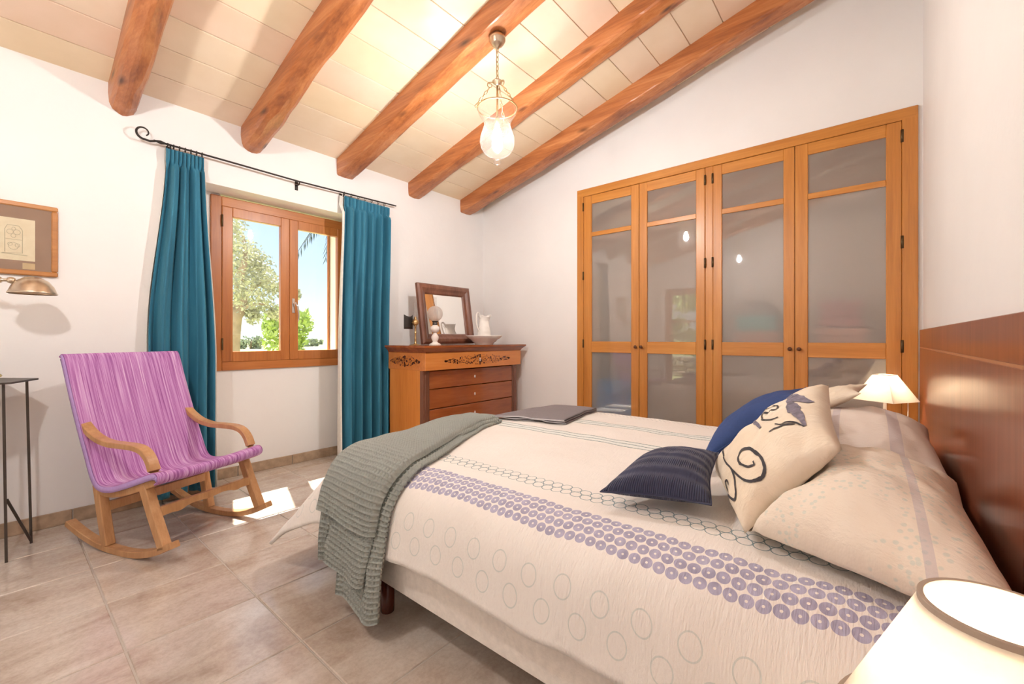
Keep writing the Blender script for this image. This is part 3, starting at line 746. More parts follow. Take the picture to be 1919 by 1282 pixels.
# ------------------------------------------------------------------ chest of drawers with its things
cx0, cx1, cy0, cy1, cz = 2.604, 4.045, 3.25, 3.85, 1.128
ch = thing('chest_of_drawers', 'antique reddish chest of drawers with dark floral inlay', 'chest of drawers', ((cx0 + cx1) / 2, (cy0 + cy1) / 2, 0))
fx0, fx1, fy0 = cx0, cx1, cy0                   # frieze block, proud
bx0, bx1, by0 = cx0 + 0.004, cx1 - 0.035, cy0 + 0.045   # lower body
MB().box(bx0, bx0 + 0.03, by0, cy1, 0.06, 0.90).box(bx1 - 0.03, bx1, by0, cy1, 0.06, 0.90).box(bx0, bx1, cy1 - 0.02, cy1, 0.06, 0.90).box(bx0 + 0.03, bx1 - 0.03, by0 + 0.03, cy1 - 0.02, 0.06, 0.10).build('body', M['chest_side'], ch)
MB().box(fx0 - 0.012, fx1 + 0.012, fy0 - 0.012, cy1, 0, 0.06, 0.01).build('plinth', M['chest'], ch)
MB().box(fx0, fx1, fy0, cy1, 0.888, 1.058, 0.003).build('frieze', M['frieze'], ch)
mb = MB()   # moulded cornice: stacked slabs with an ogee
for (o0, z0, o1, z1) in ((0.002, 1.058, 0.006, 1.072), (0.006, 1.072, 0.03, 1.098), (0.03, 1.098, 0.046, 1.11), (0.046, 1.11, 0.046, 1.128)):
    vs = []
    for (o_, z_) in ((o0, z0), (o1, z1)):
        vs += [(fx0 - o_, cy1, z_), (fx1 + o_, cy1, z_), (fx1 + o_, fy0 - o_, z_), (fx0 - o_, fy0 - o_, z_)]
    mb.add(vs, [(0, 1, 2, 3), (7, 6, 5, 4), (0, 4, 5, 1), (1, 5, 6, 2), (2, 6, 7, 3), (3, 7, 4, 0)])
mb.build('cornice_top', M['chest'], ch)
for xa in (bx0 + 0.0, bx1 - 0.075):
    MB().box(xa - 0.004, xa + 0.076, by0 - 0.008, by0 + 0.04, 0.06, 0.886, 0.004).box(xa + 0.018, xa + 0.057, by0 - 0.016, by0 - 0.004, 0.12, 0.85, 0.005).build('pilaster', M['mirrorwood'], ch)
dz = [0.10, 0.30, 0.505, 0.70, 0.880]
for i in range(4):
    d_ = MB().box(bx0 + 0.08, bx1 - 0.08, by0 - 0.002, by0 + 0.03, dz[i] + 0.004, dz[i + 1] - 0.004, 0.004).build('drawer', M['chest'], ch)
    xm = (bx0 + bx1) / 2; zm = (dz[i] + dz[i + 1]) / 2
    mb = MB(); mb.lathe([(0.001, 0), (0.013, 0), (0.013, 0.003), (0.001, 0.004)], (0, 0, 0), 14)
    for q in mb.v: q.x, q.y, q.z = xm + q.x * 0.75, by0 - 0.002 - q.z, zm + q.y * 1.3
    mb.build('escutcheon', M['opal'], d_)
# inlay: leaves and berries on the frieze, front and left side
def inlay(face):
    rnd = random.Random(5 if face == 'front' else 9); mb = MB()
    def leaf(u, w, r, ang, asp):
        pts = []
        for k in range(8):
            a = 2 * PI * k / 8; p, q = r * math.cos(a), r * asp * math.sin(a)
            pts.append((u + p * math.cos(ang) - q * math.sin(ang), w + p * math.sin(ang) + q * math.cos(ang)))
        vs = [(a, fy0 - 0.0012, b_) if face == 'front' else (fx0 - 0.0012, a, b_) for a, b_ in pts]
        mb.add(vs, [tuple(range(8))])
    zm = 0.973
    if face == 'front': c0, half = (fx0 + fx1) / 2 + 0.02, 0.50
    else: c0, half = (cy0 + cy1) / 2 + 0.02, 0.24
    for sgn in (-1, 1):
        n = 46 if face == 'front' else 24
        for k in range(n):
            t = (k + 0.5) / n; u = c0 + sgn * half * t
            env = 0.045 * (1 - t ** 2.2) + 0.006
            w = zm + env * 0.6 * math.sin(t * 9.5)
            leaf(u, w, 0.0055, rnd.random() * PI, 0.4)
            for q in range(3):
                leaf(u + rnd.uniform(-0.008, 0.008), zm + rnd.uniform(-1, 1) * env, rnd.uniform(0.004, 0.0085), rnd.random() * PI, rnd.uniform(0.35, 0.8))
            if rnd.random() < 0.22: leaf(u, zm + rnd.uniform(-0.8, 0.8) * env, 0.0105, 0, 0.95)
    for w in (-0.048, -0.03, 0.03, 0.048): leaf(c0, zm + w, 0.013, 0, 0.8)
    o = mb.build('inlay', M['inlay'], ch, False); o['kind'] = 'stuff'
    return o
inlay('front'); inlay('side')
mb = MB().box((fx0 + fx1) / 2 + 0.012, (fx0 + fx1) / 2 + 0.028, fy0 - 0.003, fy0, 0.955, 0.992, 0.001).build('keyhole_plate', M['opal'], ch)

# mirror leaning back on the chest top
mr = thing('table_mirror', 'square mirror in a wide dark wooden frame leaning on the chest', 'mirror', (3.26, 3.66, cz))
mw, mh, fwid = 0.385, 0.665, 0.112
lean = math.radians(9)
fr_ = bpy.data.objects.new('frame_pivot', None)
bpy.data.objects.remove(fr_)
def mpt(x, y, z):      # local -> world with lean about the base
    return (3.26 + x, 3.66 + y * math.cos(lean) + z * math.sin(lean), cz + 0.002 + z * math.cos(lean) - y * math.sin(lean) + 0.006)
prof = [(0, 0.0), (0.0, -0.035), (0.02, -0.05), (0.05, -0.048), (0.075, -0.03), (0.1, -0.022), (fwid, -0.008), (fwid, 0.0)]
for side in range(4):
    mb = MB(); vs = []
    for (o_, y_) in prof:
        c4 = [(-mw + o_, 0 + o_), (mw - o_, 0 + o_), (mw - o_, mh - o_), (-mw + o_, mh - o_)]
        for p in (c4[side], c4[(side + 1) % 4]): vs.append(mpt(p[0], y_, p[1]))
    n = len(prof)
    fs = [(2 * i, 2 * i + 1, 2 * i + 3, 2 * i + 2) for i in range(n - 1)] + [(2 * n - 2, 2 * n - 1, 1, 0)]
    fs += [tuple(2 * i for i in range(n)), tuple(2 * i + 1 for i in reversed(range(n)))]
    mb.add(vs, fs); mb.build('frame_side', M['mirrorwood'], mr)
g = MB(); g.add([mpt(-mw + fwid - 0.004, -0.006, fwid - 0.004), mpt(mw - fwid + 0.004, -0.006, fwid - 0.004), mpt(mw - fwid + 0.004, -0.006, mh - fwid + 0.004), mpt(-mw + fwid - 0.004, -0.006, mh - fwid + 0.004),
                mpt(-mw + fwid - 0.004, 0.0, fwid - 0.004), mpt(mw - fwid + 0.004, 0.0, fwid - 0.004), mpt(mw - fwid + 0.004, 0.0, mh - fwid + 0.004), mpt(-mw + fwid - 0.004, 0.0, mh - fwid + 0.004)],
          [(0, 1, 2, 3), (7, 6, 5, 4), (0, 4, 5, 1), (1, 5, 6, 2), (2, 6, 7, 3), (3, 7, 4, 0)])
g.build('mirror_pane', M['mirror'], mr)

# oil lamp with a globe
ol = thing('oil_lamp', 'oil lamp with a ribbed glass globe and milky foot, before the mirror', 'lamp', (2.93, 3.50, cz))
L0 = (2.93, 3.50, cz)
MB().lathe([(0.062, 0), (0.064, 0.008), (0.05, 0.016), (0.028, 0.03), (0.024, 0.04), (0.036, 0.062), (0.04, 0.085), (0.03, 0.105), (0.019, 0.118), (0.019, 0.128)], L0, 28).build('foot', M['opal'], ol)
MB().lathe([(0.018, 0.128), (0.04, 0.142), (0.05, 0.165), (0.045, 0.19), (0.028, 0.205), (0.022, 0.21)], L0, 28).build('oil_font', M['opal'], ol)
MB().lathe([(0.022, 0.21), (0.026, 0.214), (0.026, 0.228), (0.02, 0.232), (0.03, 0.245), (0.034, 0.25), (0.02, 0.252)], L0, 24).tube([(2.93, 3.50, cz + 0.222), (2.97, 3.50, cz + 0.222)], 0.004, 6).build('burner', M['steel'], ol)
gb = MB(); seg = 48
gb.grid(lambda u, t: (2.93 + (0.079 * math.sin(lerp(0.36, PI - 0.36, t)) * (1 + 0.02 * math.cos(24 * 2 * PI * u))) * math.cos(2 * PI * u), 3.50 + (0.079 * math.sin(lerp(0.36, PI - 0.36, t)) * (1 + 0.02 * math.cos(24 * 2 * PI * u))) * math.sin(2 * PI * u), cz + 0.328 - 0.081 * math.cos(lerp(0.36, PI - 0.36, t))), 144, 20)
gb.build('globe', M['globeglass'], ol)
MB().lathe([(0.018, 0.25), (0.026, 0.29), (0.024, 0.34), (0.016, 0.40), (0.0155, 0.50)], L0, 20, True, False).build('chimney', M['clearglass'], ol)

# brass lamp with reflector plate
bl = thing('brass_lamp', 'slim brass wall-style lamp with a dark curved reflector plate on the chest', 'lamp', (2.725, 3.56, cz))
B0 = (2.725, 3.56, cz)
MB().lathe([(0.062, 0), (0.062, 0.006), (0.02, 0.012), (0.012, 0.02), (0.010, 0.06), (0.013, 0.065), (0.010, 0.07), (0.009, 0.12), (0.013, 0.126), (0.009, 0.132), (0.009, 0.19), (0.018, 0.20)], B0, 20).build('stem', M['brass'], bl)
MB().lathe([(0.016, 0.20), (0.030, 0.215), (0.034, 0.235), (0.028, 0.255), (0.014, 0.265), (0.011, 0.28), (0.014, 0.29)], B0, 20).tube([(2.725 - 0.045, 3.56, cz + 0.23), (2.725 + 0.05, 3.56, cz + 0.23)], 0.004, 6).build('oil_font', M['brass'], bl)
MB().lathe([(0.016, 0.29), (0.02, 0.31), (0.013, 0.35), (0.013, 0.42), (0.017, 0.43), (0.017, 0.44)], B0, 18, True, False).build('chimney', M['clearglass'], bl)
def refl(u, t):
    x = 2.725 - 0.115 + 0.11 * u; z = cz + 0.165 + 0.125 * t + 0.022 * (2 * u - 1) ** 2 * t
    return (x, 3.575 + 0.02 * (2 * u - 1) ** 2, z)
o = MB().grid(refl, 12, 6).build('reflector_plate', M['iron'], bl, False); o.modifiers.new('t', 'SOLIDIFY').thickness = 0.003

# wash basin and pitcher
WB = (3.565, 3.40, cz)
ba = thing('wash_basin', 'wide white china wash basin on the chest', 'basin', WB)
MB().lathe([(0.10, 0), (0.105, 0.006), (0.11, 0.02), (0.135, 0.035), (0.15, 0.055), (0.185, 0.075), (0.208, 0.098), (0.210, 0.104), (0.203, 0.102), (0.178, 0.080), (0.142, 0.058), (0.10, 0.03), (0.001, 0.022)], WB, 48).build('bowl', M['china'], ba)
MB().lathe([(0.1515, 0.056), (0.153, 0.0575), (0.1545, 0.0575)], WB, 48, True, False).build('rim_line', M['chinaband'], ba)
PT = (3.565, 3.40, cz + 0.0315)
pt_ = thing('water_pitcher', 'white china pitcher standing in the wash basin', 'pitcher', PT)
def pit(u, t):
    a = 2 * PI * u
    prof = [(0.001, 0.0), (0.070, 0.0), (0.078, 0.01), (0.076, 0.05), (0.073, 0.10), (0.075, 0.12), (0.066, 0.16), (0.056, 0.20), (0.052, 0.235), (0.058, 0.265), (0.066, 0.285)]
    f = t * (len(prof) - 1); i = min(int(f), len(prof) - 2); r = lerp(prof[i][0], prof[i + 1][0], f - i); z = lerp(prof[i][1], prof[i + 1][1], f - i)
    up = sstep((z - 0.20) / 0.085)
    sp = max(0, math.cos(a)) ** 6 * up
    bk = max(0, -math.cos(a)) ** 2 * up
    r += 0.035 * sp; z += 0.03 * sp + 0.018 * bk
    return (PT[0] + r * math.cos(a), PT[1] + r * math.sin(a), PT[2] + z)
o = MB().grid(pit, 48, 40).build('body', M['china'], pt_); o.modifiers.new('t', 'SOLIDIFY').thickness = 0.003
MB().tube(smooth_path([(PT[0] - 0.055, PT[1], PT[2] + 0.265), (PT[0] - 0.085, PT[1], PT[2] + 0.325), (PT[0] - 0.12, PT[1], PT[2] + 0.31), (PT[0] - 0.125, PT[1], PT[2] + 0.24), (PT[0] - 0.105, PT[1], PT[2] + 0.16), (PT[0] - 0.072, PT[1], PT[2] + 0.12)], 6), 0.009, 8).build('handle', M['china'], pt_)
MB().lathe([(0.0748, 0.112), (0.0765, 0.116), (0.0748, 0.120)], PT, 40, True, False).build('band', M['chinaband'], pt_)

# ------------------------------------------------------------------ picture, wall lamp, hexagonal table
pc = thing('framed_picture', 'framed pencil drawing with brown mat on the wall', 'picture', (0.05, YW, 1.59))
py0, py1 = YW - 0.024, YW - 0.001
px0, px1, pz0, pz1 = -0.148, 0.250, 1.588, 2.032
for (a0, a1, b0, b1) in ((px0, px1, pz1 - 0.03, pz1), (px0, px1, pz0, pz0 + 0.03), (px0, px0 + 0.03, pz0 + 0.03, pz1 - 0.03), (px1 - 0.03, px1, pz0 + 0.03, pz1 - 0.03)):
    MB().box(a0, a1, py0, py1, b0, b1, 0.006).build('frame_side', M['picframe'], pc)
MB().box(px0 + 0.028, px1 - 0.028, py0 + 0.008, py0 + 0.010, pz0 + 0.028, pz1 - 0.028).build('mat_board', plain('brown_mat', (0.34, 0.19, 0.12), 0.8), pc)
m, nt, b = new_mat('sketch_paper')
v = coords(nt, 'Object', (1, 1, 1), False)
nt.links.new(ramp(nt, noise(nt, v, 30, 3), [(0.3, (0.76, 0.60, 0.40)), (0.7, (0.82, 0.68, 0.48))]), b.inputs['Base Color'])
MB().box(-0.05, 0.152, py0 + 0.0065, py0 + 0.008, 1.675, 1.93).build('paper', m, pc)
sk = MB()      # faint pencil drawing of a carved stone block
yy = py0 + 0.0058
sk.tube([(0.03, yy, 1.72), (0.03, yy, 1.86), (0.04, yy, 1.885), (0.085, yy, 1.885), (0.10, yy, 1.86), (0.10, yy, 1.72), (0.02, yy, 1.715)], 0.0011, 5)
sk.tube([(0.033, yy, 1.80), (0.098, yy, 1.80)], 0.0009, 5); sk.tube([(0.015, yy, 1.712), (0.12, yy, 1.708)], 0.0011, 5)
for (qx, qz, qr) in ((0.05, 1.845, 0.013), (0.078, 1.845, 0.014), (0.064, 1.822, 0.010), (0.064, 1.76, 0.02), (0.05, 1.77, 0.009), (0.08, 1.765, 0.010), (0.065, 1.865, 0.008)):
    sk.tube([(qx + qr * math.cos(2 * PI * k / 12), yy, qz + qr * 1.1 * math.sin(2 * PI * k / 12)) for k in range(12)], 0.0009, 5, True)
sk.build('pencil_drawing', plain('pencil_grey', (0.46, 0.38, 0.25), 0.9), pc)
MB().box(0.10, 0.152, py0 + 0.0055, py0 + 0.008, 1.625, 1.662).build('caption_card', plain('caption_card', (0.62, 0.42, 0.22), 0.8), pc)
MB().box(px0 + 0.027, px1 - 0.027, py0 + 0.0035, py0 + 0.0045, pz0 + 0.027, pz1 - 0.027).build('pane', M['glass'], pc)

wl = thing('swing_arm_lamp', 'bronze dome lamp on a jointed wall arm below the framed picture', 'lamp', (-0.12, 3.99, 1.53))
Dm = (0.134, 3.75, 1.457)
o = MB().lathe([(0.100, 0.0), (0.103, 0.002), (0.098, 0.012), (0.086, 0.045), (0.065, 0.075), (0.035, 0.095), (0.001, 0.102)], Dm, 40, True, False).build('dome_shade', M['lampmetal'], wl); o.modifiers.new('t', 'SOLIDIFY').thickness = 0.002
MB().tube([(Dm[0] - 0.07, 3.755, Dm[2] + 0.072), (0.045, 3.76, 1.535)], 0.012, 10).lathe([(0.001, -0.02), (0.015, -0.014), (0.020, 0), (0.015, 0.014), (0.001, 0.02)], (0.052, 3.76, 1.53), 16).build('shade_joint', M['lampmetal'], wl)
MB().tube([(0.04, 3.76, 1.53), (-0.01, 3.79, 1.53), (-0.12, 3.90, 1.53)], 0.009, 10).lathe([(0.001, -0.02), (0.015, -0.014), (0.020, 0), (0.015, 0.014), (0.001, 0.02)], (0.002, 3.78, 1.53), 16).build('arm', M['lampmetal'], wl)
MB().tube([(-0.12, 3.90, 1.53), (-0.12, 4.0, 1.53)], 0.011, 10).box(-0.16, -0.08, 3.995, 4.009, 1.47, 1.58, 0.004).build('wall_plate', M['lampmetal'], wl)
MB().lathe([(0.001, 0.012), (0.022, 0.02), (0.028, 0.04), (0.02, 0.065), (0.012, 0.09)], Dm, 16).build('bulb', M['opal'], wl)

ht_c = (-0.115, 3.755); hr = 0.275; hz_ = 0.965; bis = math.atan2(0.037, 0.308)
ht = thing('hexagonal_table', 'small dark steel table with slim rod legs under the picture', 'table', (ht_c[0], ht_c[1], 0))
hexp = [(ht_c[0] + hr * math.cos(bis + k * PI / 3), ht_c[1] + hr * math.sin(bis + k * PI / 3)) for k in range(6)]
hexp = [(min(x, 10), min(y, YW - 0.004)) for x, y in hexp]
MB().prism(hexp, 2, hz_ - 0.010, hz_).build('table_top', M['steel'], ht)
feet = [(ht_c[0] + 0.245 * math.cos(bis + k * PI / 3), min(ht_c[1] + 0.245 * math.sin(bis + k * PI / 3), YW - 0.03)) for k in range(6)]
for k in range(6):
    x, y = feet[k]
    MB().tube([(lerp(ht_c[0], x, 0.93), lerp(ht_c[1], y, 0.93), hz_ - 0.01), (x, y, 0.0)], 0.0095, flat=(0.62, 1.0), up=(0, 1, 0)).build('leg', M['steel'], ht)
for k in (0, 2, 4):
    x, y = feet[k]; x2, y2 = feet[(k - 1) % 6]
    MB().tube([(x, y, 0.012), (lerp(x2, x, 0.03), lerp(y2, y, 0.03), 0.33)], 0.0085, flat=(0.7, 1.0), up=(0, 1, 0)).build('brace', M['steel'], ht)
di = MB(); di.lathe([(0.03, 0), (0.055, 0.004), (0.075, 0.02), (0.07, 0.032), (0.05, 0.042), (0.001, 0.046)], (-0.055, 3.80, hz_), 24)
tag(di.build('glass_paperweight', M['yellowglass']), 'low yellow glass dome on the steel table', 'paperweight')

# ------------------------------------------------------------------ rocking chair (local: x lateral, y backwards, z up)
RC = (0.473, 3.137, 0.0)
rc = thing('rocking_chair', 'wooden rocking chair with a purple striped woven seat', 'rocking chair', RC, math.radians(21.7))
CW = 0.582
def fz(f, z, s): return (s, -f, z)
tk = 0.024
for s in (0.0, CW):
    MB().tube([fz(f, z, s) for f, z in [(p.x, p.y) for p in smooth_path([(-0.53, 0.115, 0), (-0.40, 0.066, 0), (-0.25, 0.030, 0), (-0.10, 0.0165, 0), (0.05, 0.021, 0), (0.20, 0.053, 0), (0.345, 0.115, 0)], 5)]], 1.0, flat=(tk, 0.017), up=(0, 0, 1)).local('rocker', M['chairwood'], rc)
    MB().tube([fz(-0.262, 0.37, s), fz(-0.225, 0.20, s), fz(-0.185, 0.035, s)], 1.0, flat=(tk, 0.024), up=(0, 1, 0.2)).local('back_leg', M['chairwood'], rc)
    MB().tube([fz(f, z, s) for f, z in [(p.x, p.y) for p in smooth_path([(0.115, 0.412, 0), (0.14, 0.36, 0), (0.185, 0.26, 0), (0.235, 0.16, 0), (0.272, 0.085, 0)], 4)]], 1.0, flat=(tk, 0.026), up=(0, 1, 0.3)).local('front_leg', M['chairwood'], rc)
    MB().tube([fz(f, z, s) for f, z in [(p.x, p.y) for p in smooth_path([(-0.40, 0.705, 0), (-0.34, 0.662, 0), (-0.26, 0.625, 0), (-0.16, 0.606, 0), (-0.05, 0.605, 0), (0.05, 0.602, 0), (0.115, 0.585, 0), (0.16, 0.545, 0), (0.187, 0.49, 0), (0.198, 0.44, 0)], 4)]], 1.0, flat=(0.026, 0.015), up=(0, 0.3, 1)).local('armrest', M['chairwood'], rc)
    MB().tube([fz(f, z, s) for f, z in [(p.x, p.y) for p in smooth_path([(0.225, 0.436, 0), (0.10, 0.392, 0), (-0.05, 0.346, 0), (-0.18, 0.330, 0), (-0.265, 0.365, 0), (-0.33, 0.50, 0), (-0.42, 0.72, 0), (-0.50, 0.92, 0), (-0.557, 1.07, 0)], 5)]], 1.0, flat=(0.020, 0.020), up=(0, 1, 1)).local('side_rail', M['chairwood'], rc)
def cross(f, z, hw, hh, name, arch=0.0):
    pts = []
    for k in range(13):
        t = k / 12; pts.append((lerp(0.018, CW - 0.018, t), -f, z))
    MB().tube(pts, [1.0] * 13, flat=(hw, hh), up=(0, 0, 1)).local(name, M['chairwood'], rc)
cross(-0.215, 0.245, 0.012, 0.026, 'back_stretcher')
mb = MB(); n = 24; top = []; bot = []
for k in range(n + 1):
    t = k / n; x = lerp(0.018, CW - 0.018, t); top.append((x, 0.285)); e = abs(2 * t - 1)
    bot.append((x, 0.236 + 0.014 * (1 - e) * (1 if e < 0.55 else 0.4) - 0.006 * math.cos(3 * PI * e) * (e < 0.7)))
mb.prism(top + bot[::-1], 1, -0.185, -0.207); mb.local('front_stretcher', M['chairwood'], rc)
cross(0.222, 0.436, 0.014, 0.011, 'front_seat_rail'); cross(-0.555, 1.068, 0.014, 0.014, 'top_rail'); cross(-0.262, 0.37, 0.014, 0.016, 'rear_seat_rail')
sp = [Vector((p.x, p.y, 0)) for p in smooth_path([(-0.572, 1.085, 0), (-0.545, 1.098, 0), (-0.52, 1.055, 0), (-0.475, 0.93, 0), (-0.40, 0.735, 0), (-0.315, 0.535, 0), (-0.26, 0.415, 0), (-0.21, 0.372, 0), (-0.12, 0.372, 0), (0.0, 0.405, 0), (0.12, 0.446, 0), (0.215, 0.476, 0), (0.247, 0.470, 0), (0.25, 0.445, 0), (0.228, 0.428, 0)], 6)]
ln = [0.0]
for k in range(1, len(sp)): ln.append(ln[-1] + (sp[k] - sp[k - 1]).length)
def sling(u, t):
    f = t * (len(sp) - 1); i = min(int(f), len(sp) - 2); p = sp[i].lerp(sp[i + 1], f - i)
    s = lerp(-0.028, CW + 0.028, u); sag = 4 * u * (1 - u)
    prog = t
    zs = -0.014 * sag * sstep((prog - 0.35) / 0.2) * (1 - 0.4 * sstep((prog - 0.8) / 0.1))
    fs_ = -0.018 * sag * (1 - sstep((prog - 0.45) / 0.15))
    return fz(p.x + fs_, p.y + zs, s)
o = MB().grid(sling, 40, len(sp) * 2, True, lambda u, t: (u * (CW + 0.056), t * ln[-1])).local('woven_seat', M['sling'], rc, False)
o.modifiers.new('t', 'SOLIDIFY').thickness = 0.009
for sg, s0 in ((-1, -0.0285), (1, CW + 0.0285)):
    def edge(u, t, sg=sg, s0=s0):
        f = lerp(0.04, 0.93, u) * (len(sp) - 1); i = min(int(f), len(sp) - 2); p = sp[i].lerp(sp[i + 1], f - i); tn = (sp[i + 1] - sp[i]).normalized()
        nn = Vector((tn.y, -tn.x, 0)) * (-1)
        q = p - Vector((-tn.y, tn.x, 0)) * (0.030 * t - 0.003)
        return fz(q.x, q.y, s0 + sg * 0.002)
    o = MB().grid(edge, 90, 2).local('fabric_edge', M['lilac'], rc, False); o.modifiers.new('t', 'SOLIDIFY').thickness = 0.004; o.modifiers['t'].offset = 0
nm = MB(); nm.lathe([(0.0035, 0), (0.0035, 0.0015), (0.001, 0.0025)], (0, 0, 0), 8)
for q in nm.v: q.x, q.y, q.z = -q.z, q.y, q.x
nmesh = nm.mesh('tack', M['iron'])
for k in range(24):
    f = lerp(0.2, -0.20, k / 17) if k < 18 else lerp(-0.245, -0.5, (k - 18) / 5)
    best = min(sp[18:], key=lambda p: abs(p.x - f))
    if k >= 18: best = min(sp[12:42], key=lambda p: abs(p.x - f))
    o = bpy.data.objects.new('tack', nmesh); COL.objects.link(o); o.parent = rc; o.location = fz(f, best.y - 0.012, -0.028)

# ------------------------------------------------------------------ bed
bed = thing('bed', 'double bed with a cream upholstered base on short dark legs', 'bed', (2.08, 0.87, 0))
bX0, bX1, bY0, bY1 = 1.062, 3.10, -0.235, 1.90
MB().box(bX0, bX1, bY0, bY1, 0.143, 0.33, 0.015).build('bed_base', M['base'], bed)
MB().box(bX0 + 0.02, bX1 - 0.02, bY0 + 0.01, bY1 - 0.02, 0.33, 0.555, 0.05).build('mattress', M['mattress'], bed)
for (lx, ly) in ((1.105, 1.64), (3.05, 1.64), (1.105, 0.05), (3.05, 0.05), (2.08, 1.64), (2.08, 0.05)):
    MB().lathe([(0.028, 0), (0.0295, 0.004), (0.0295, 0.145)], (lx, ly, 0), 20).build('leg', M['legwood'], bed)
hb = thing('headboard', 'tall polished mahogany headboard panel on the wall', 'headboard', (2.3, YH, 0))
MB().box(0.35, 4.10, YH + 0.001, YH + 0.022, 0.02, 1.133, 0.002).build('lower_panel', M['head'], hb)
MB().box(0.35, 4.10, YH + 0.001, YH + 0.022, 1.140, 1.258, 0.002).build('upper_panel', M['head'], hb)
MB().box(0.352, 4.098, YH + 0.001, YH + 0.0205, 1.132, 1.141).build('groove', M['headgroove'], hb)

# drape function: flat cloth coordinates (a across = X, b along = Y) -> position
AE0, AE1, BE = 1.235, 2.94, 1.90; ZT = 0.635
def profile(r, R, thm, thm2, l1):
    """returns (out, down) for a cloth length r past the edge"""
    if r <= R * thm: return R * math.sin(r / R), R * (1 - math.cos(r / R))
    o, d = R * math.sin(thm), R * (1 - math.cos(thm)); q = r - R * thm
    q1 = min(q, l1); o += q1 * math.cos(thm); d += q1 * math.sin(thm)
    if q > l1: o += (q - l1) * math.cos(thm2); d += (q - l1) * math.sin(thm2)
    return o, d
def drape(a, b):
    da = max(0, AE0 - a); dr = max(0, a - AE1); db = max(0, b - BE)
    dx = -da + dr; r = math.hypot(dx, db)
    x = min(max(a, AE0), AE1); y = min(b, BE)
    z = ZT + 0.018 * math.sin(PI * (x - AE0) / (AE1 - AE0)) + 0.008 * nz(a * 3.0, b * 3.0) + 0.004 * nz(a * 9, b * 9)
    if r > 1e-6:
        w = abs(db) / r                       # 0 = side, 1 = foot
        w = sstep(w)
        o0, d0 = profile(r, 0.215, math.radians(80), math.radians(86), 0.2)
        o1, d1 = profile(r, 0.40, math.radians(52), math.radians(44), 0.22)
        o_, d_ = lerp(o0, o1, w), lerp(d0, d1, w)
        ang = math.atan2(db, -dx)
        fold = 0.016 * math.sin(ang * 7 + 1.0) * sstep((r - 0.2) / 0.4) * (4 * w * (1 - w) + 0.25)
        side = 0.012 * nz(b * 2.6, 4.0) * sstep((r - 0.15) / 0.3) if db == 0 else 0.010 * math.sin(a * 16) * sstep((r - 0.2) / 0.4)
        o_ += fold + side
        x += dx / r * o_; y += db / r * o_; z = z - d_
        if db > 0 and dx == 0: pass
    return Vector((x, y, max(z, 0.012 + 0.03 * abs(nz(a * 5, b * 5)))))
def drape_n(a, b, e=0.01):
    p = drape(a, b); n = (drape(a + e, b) - drape(a - e, b)).cross(drape(a, b + e) - drape(a, b - e))
    if n.length < 1e-9: return Vector((0, 0, 1))
    n.normalize(); return n
def duv(u, t):
    a = lerp(0.80, 3.375, u); b = lerp(-0.225, 2.60, t)
    if b < BE:       # hem of the near side wanders a little
        a = lerp(0.80 + 0.02 * nz(b * 2.2, 9) + 0.012 * nz(b * 7, 3), 3.375, u)
    return drape(a, b)
o = MB().grid(duv, 150, 160, True, lambda u, t: (lerp(0.80, 3.375, u), lerp(-0.225, 2.60, t))).build('bedspread', M['duvet'], None, False)
o.modifiers.new('t', 'SOLIDIFY').thickness = 0.016; o.modifiers['t'].offset = -1
tag(o, 'cream bedspread with lavender rosettes and teal embroidered lines', 'bedspread')

# waffle throw, folded in layers over the near foot corner
th = thing('waffle_throw', 'grey-green waffle-weave throw hanging over the near corner of the bed', 'throw', (1.3, 1.8, 0.2))
CELL = 0.0200
def throw_layer(name, a_far, a_end, wfar0, wfar1, wn0, wn1, off, hang_b):
    La = a_far - a_end; nu = int(La / CELL) * 6; wmid = abs(wn1 - wn0); nv = int(wmid / CELL) * 6
    def fn(u, t):
        a = lerp(a_far, a_end, u)
        k = sstep((a_far - a) / (a_far - 1.1))
        b0 = lerp(wfar0, wn0, k); b1 = lerp(wfar1, wn1, k)
        dn = max(0, (1.0 - a))
        b0 += hang_b[0] * dn; b1 += hang_b[1] * dn
        a_h = a - (hang_b[2] * sstep((u - 0.75) / 0.25) * (math.sin(t * 5.2) * 0.5 + t * 0.6)) * 0.5
        b = lerp(b0, b1, t)
        e = min(t, 1 - t); edge = sstep(e / 0.05)
        ax_ = u * int(La / CELL); bx_ = t * int(wmid / CELL)
        ca, cb_ = abs(math.sin(PI * ax_)), abs(math.sin(PI * bx_))
        hh = (1 - min(ca, cb_)) * 0.0 + 0.016 * (1 - sstep((min(ca, cb_) - 0.22) / 0.42))
        flap = 0.012 * math.sin(t * 7 + off * 40) * sstep((0.95 - a) / 0.3)
        p = drape(a_h, min(b, 1.99)); n = drape_n(a_h, min(b, 1.99))
        if n.z < -0.2: n = -n
        if b > 1.99: p = p + Vector((0, b - 1.99, 0))
        return p + n * (off * lerp(0.35, 1, edge) + hh + 0.006 * nz(a * 6, b * 6, off * 50) + max(0, flap))
    o = MB().grid(fn, nu, nv, True, lambda u, t: (u * La, t * wmid)).build(name, M['throw'], th, False)
    return o
throw_layer('lower_fold', 2.10, 0.56, 1.84, 2.05, 1.49, 1.80, 0.006, (-0.02, 0.0, 0.10))
throw_layer('middle_fold', 2.085, 0.665, 1.85, 2.07, 1.545, 2.00, 0.020, (0.10, 0.05, 0.05))
throw_layer('upper_fold', 2.06, 0.87, 1.86, 2.10, 1.545, 2.02, 0.040, (-0.02, 0.06, 0.03))

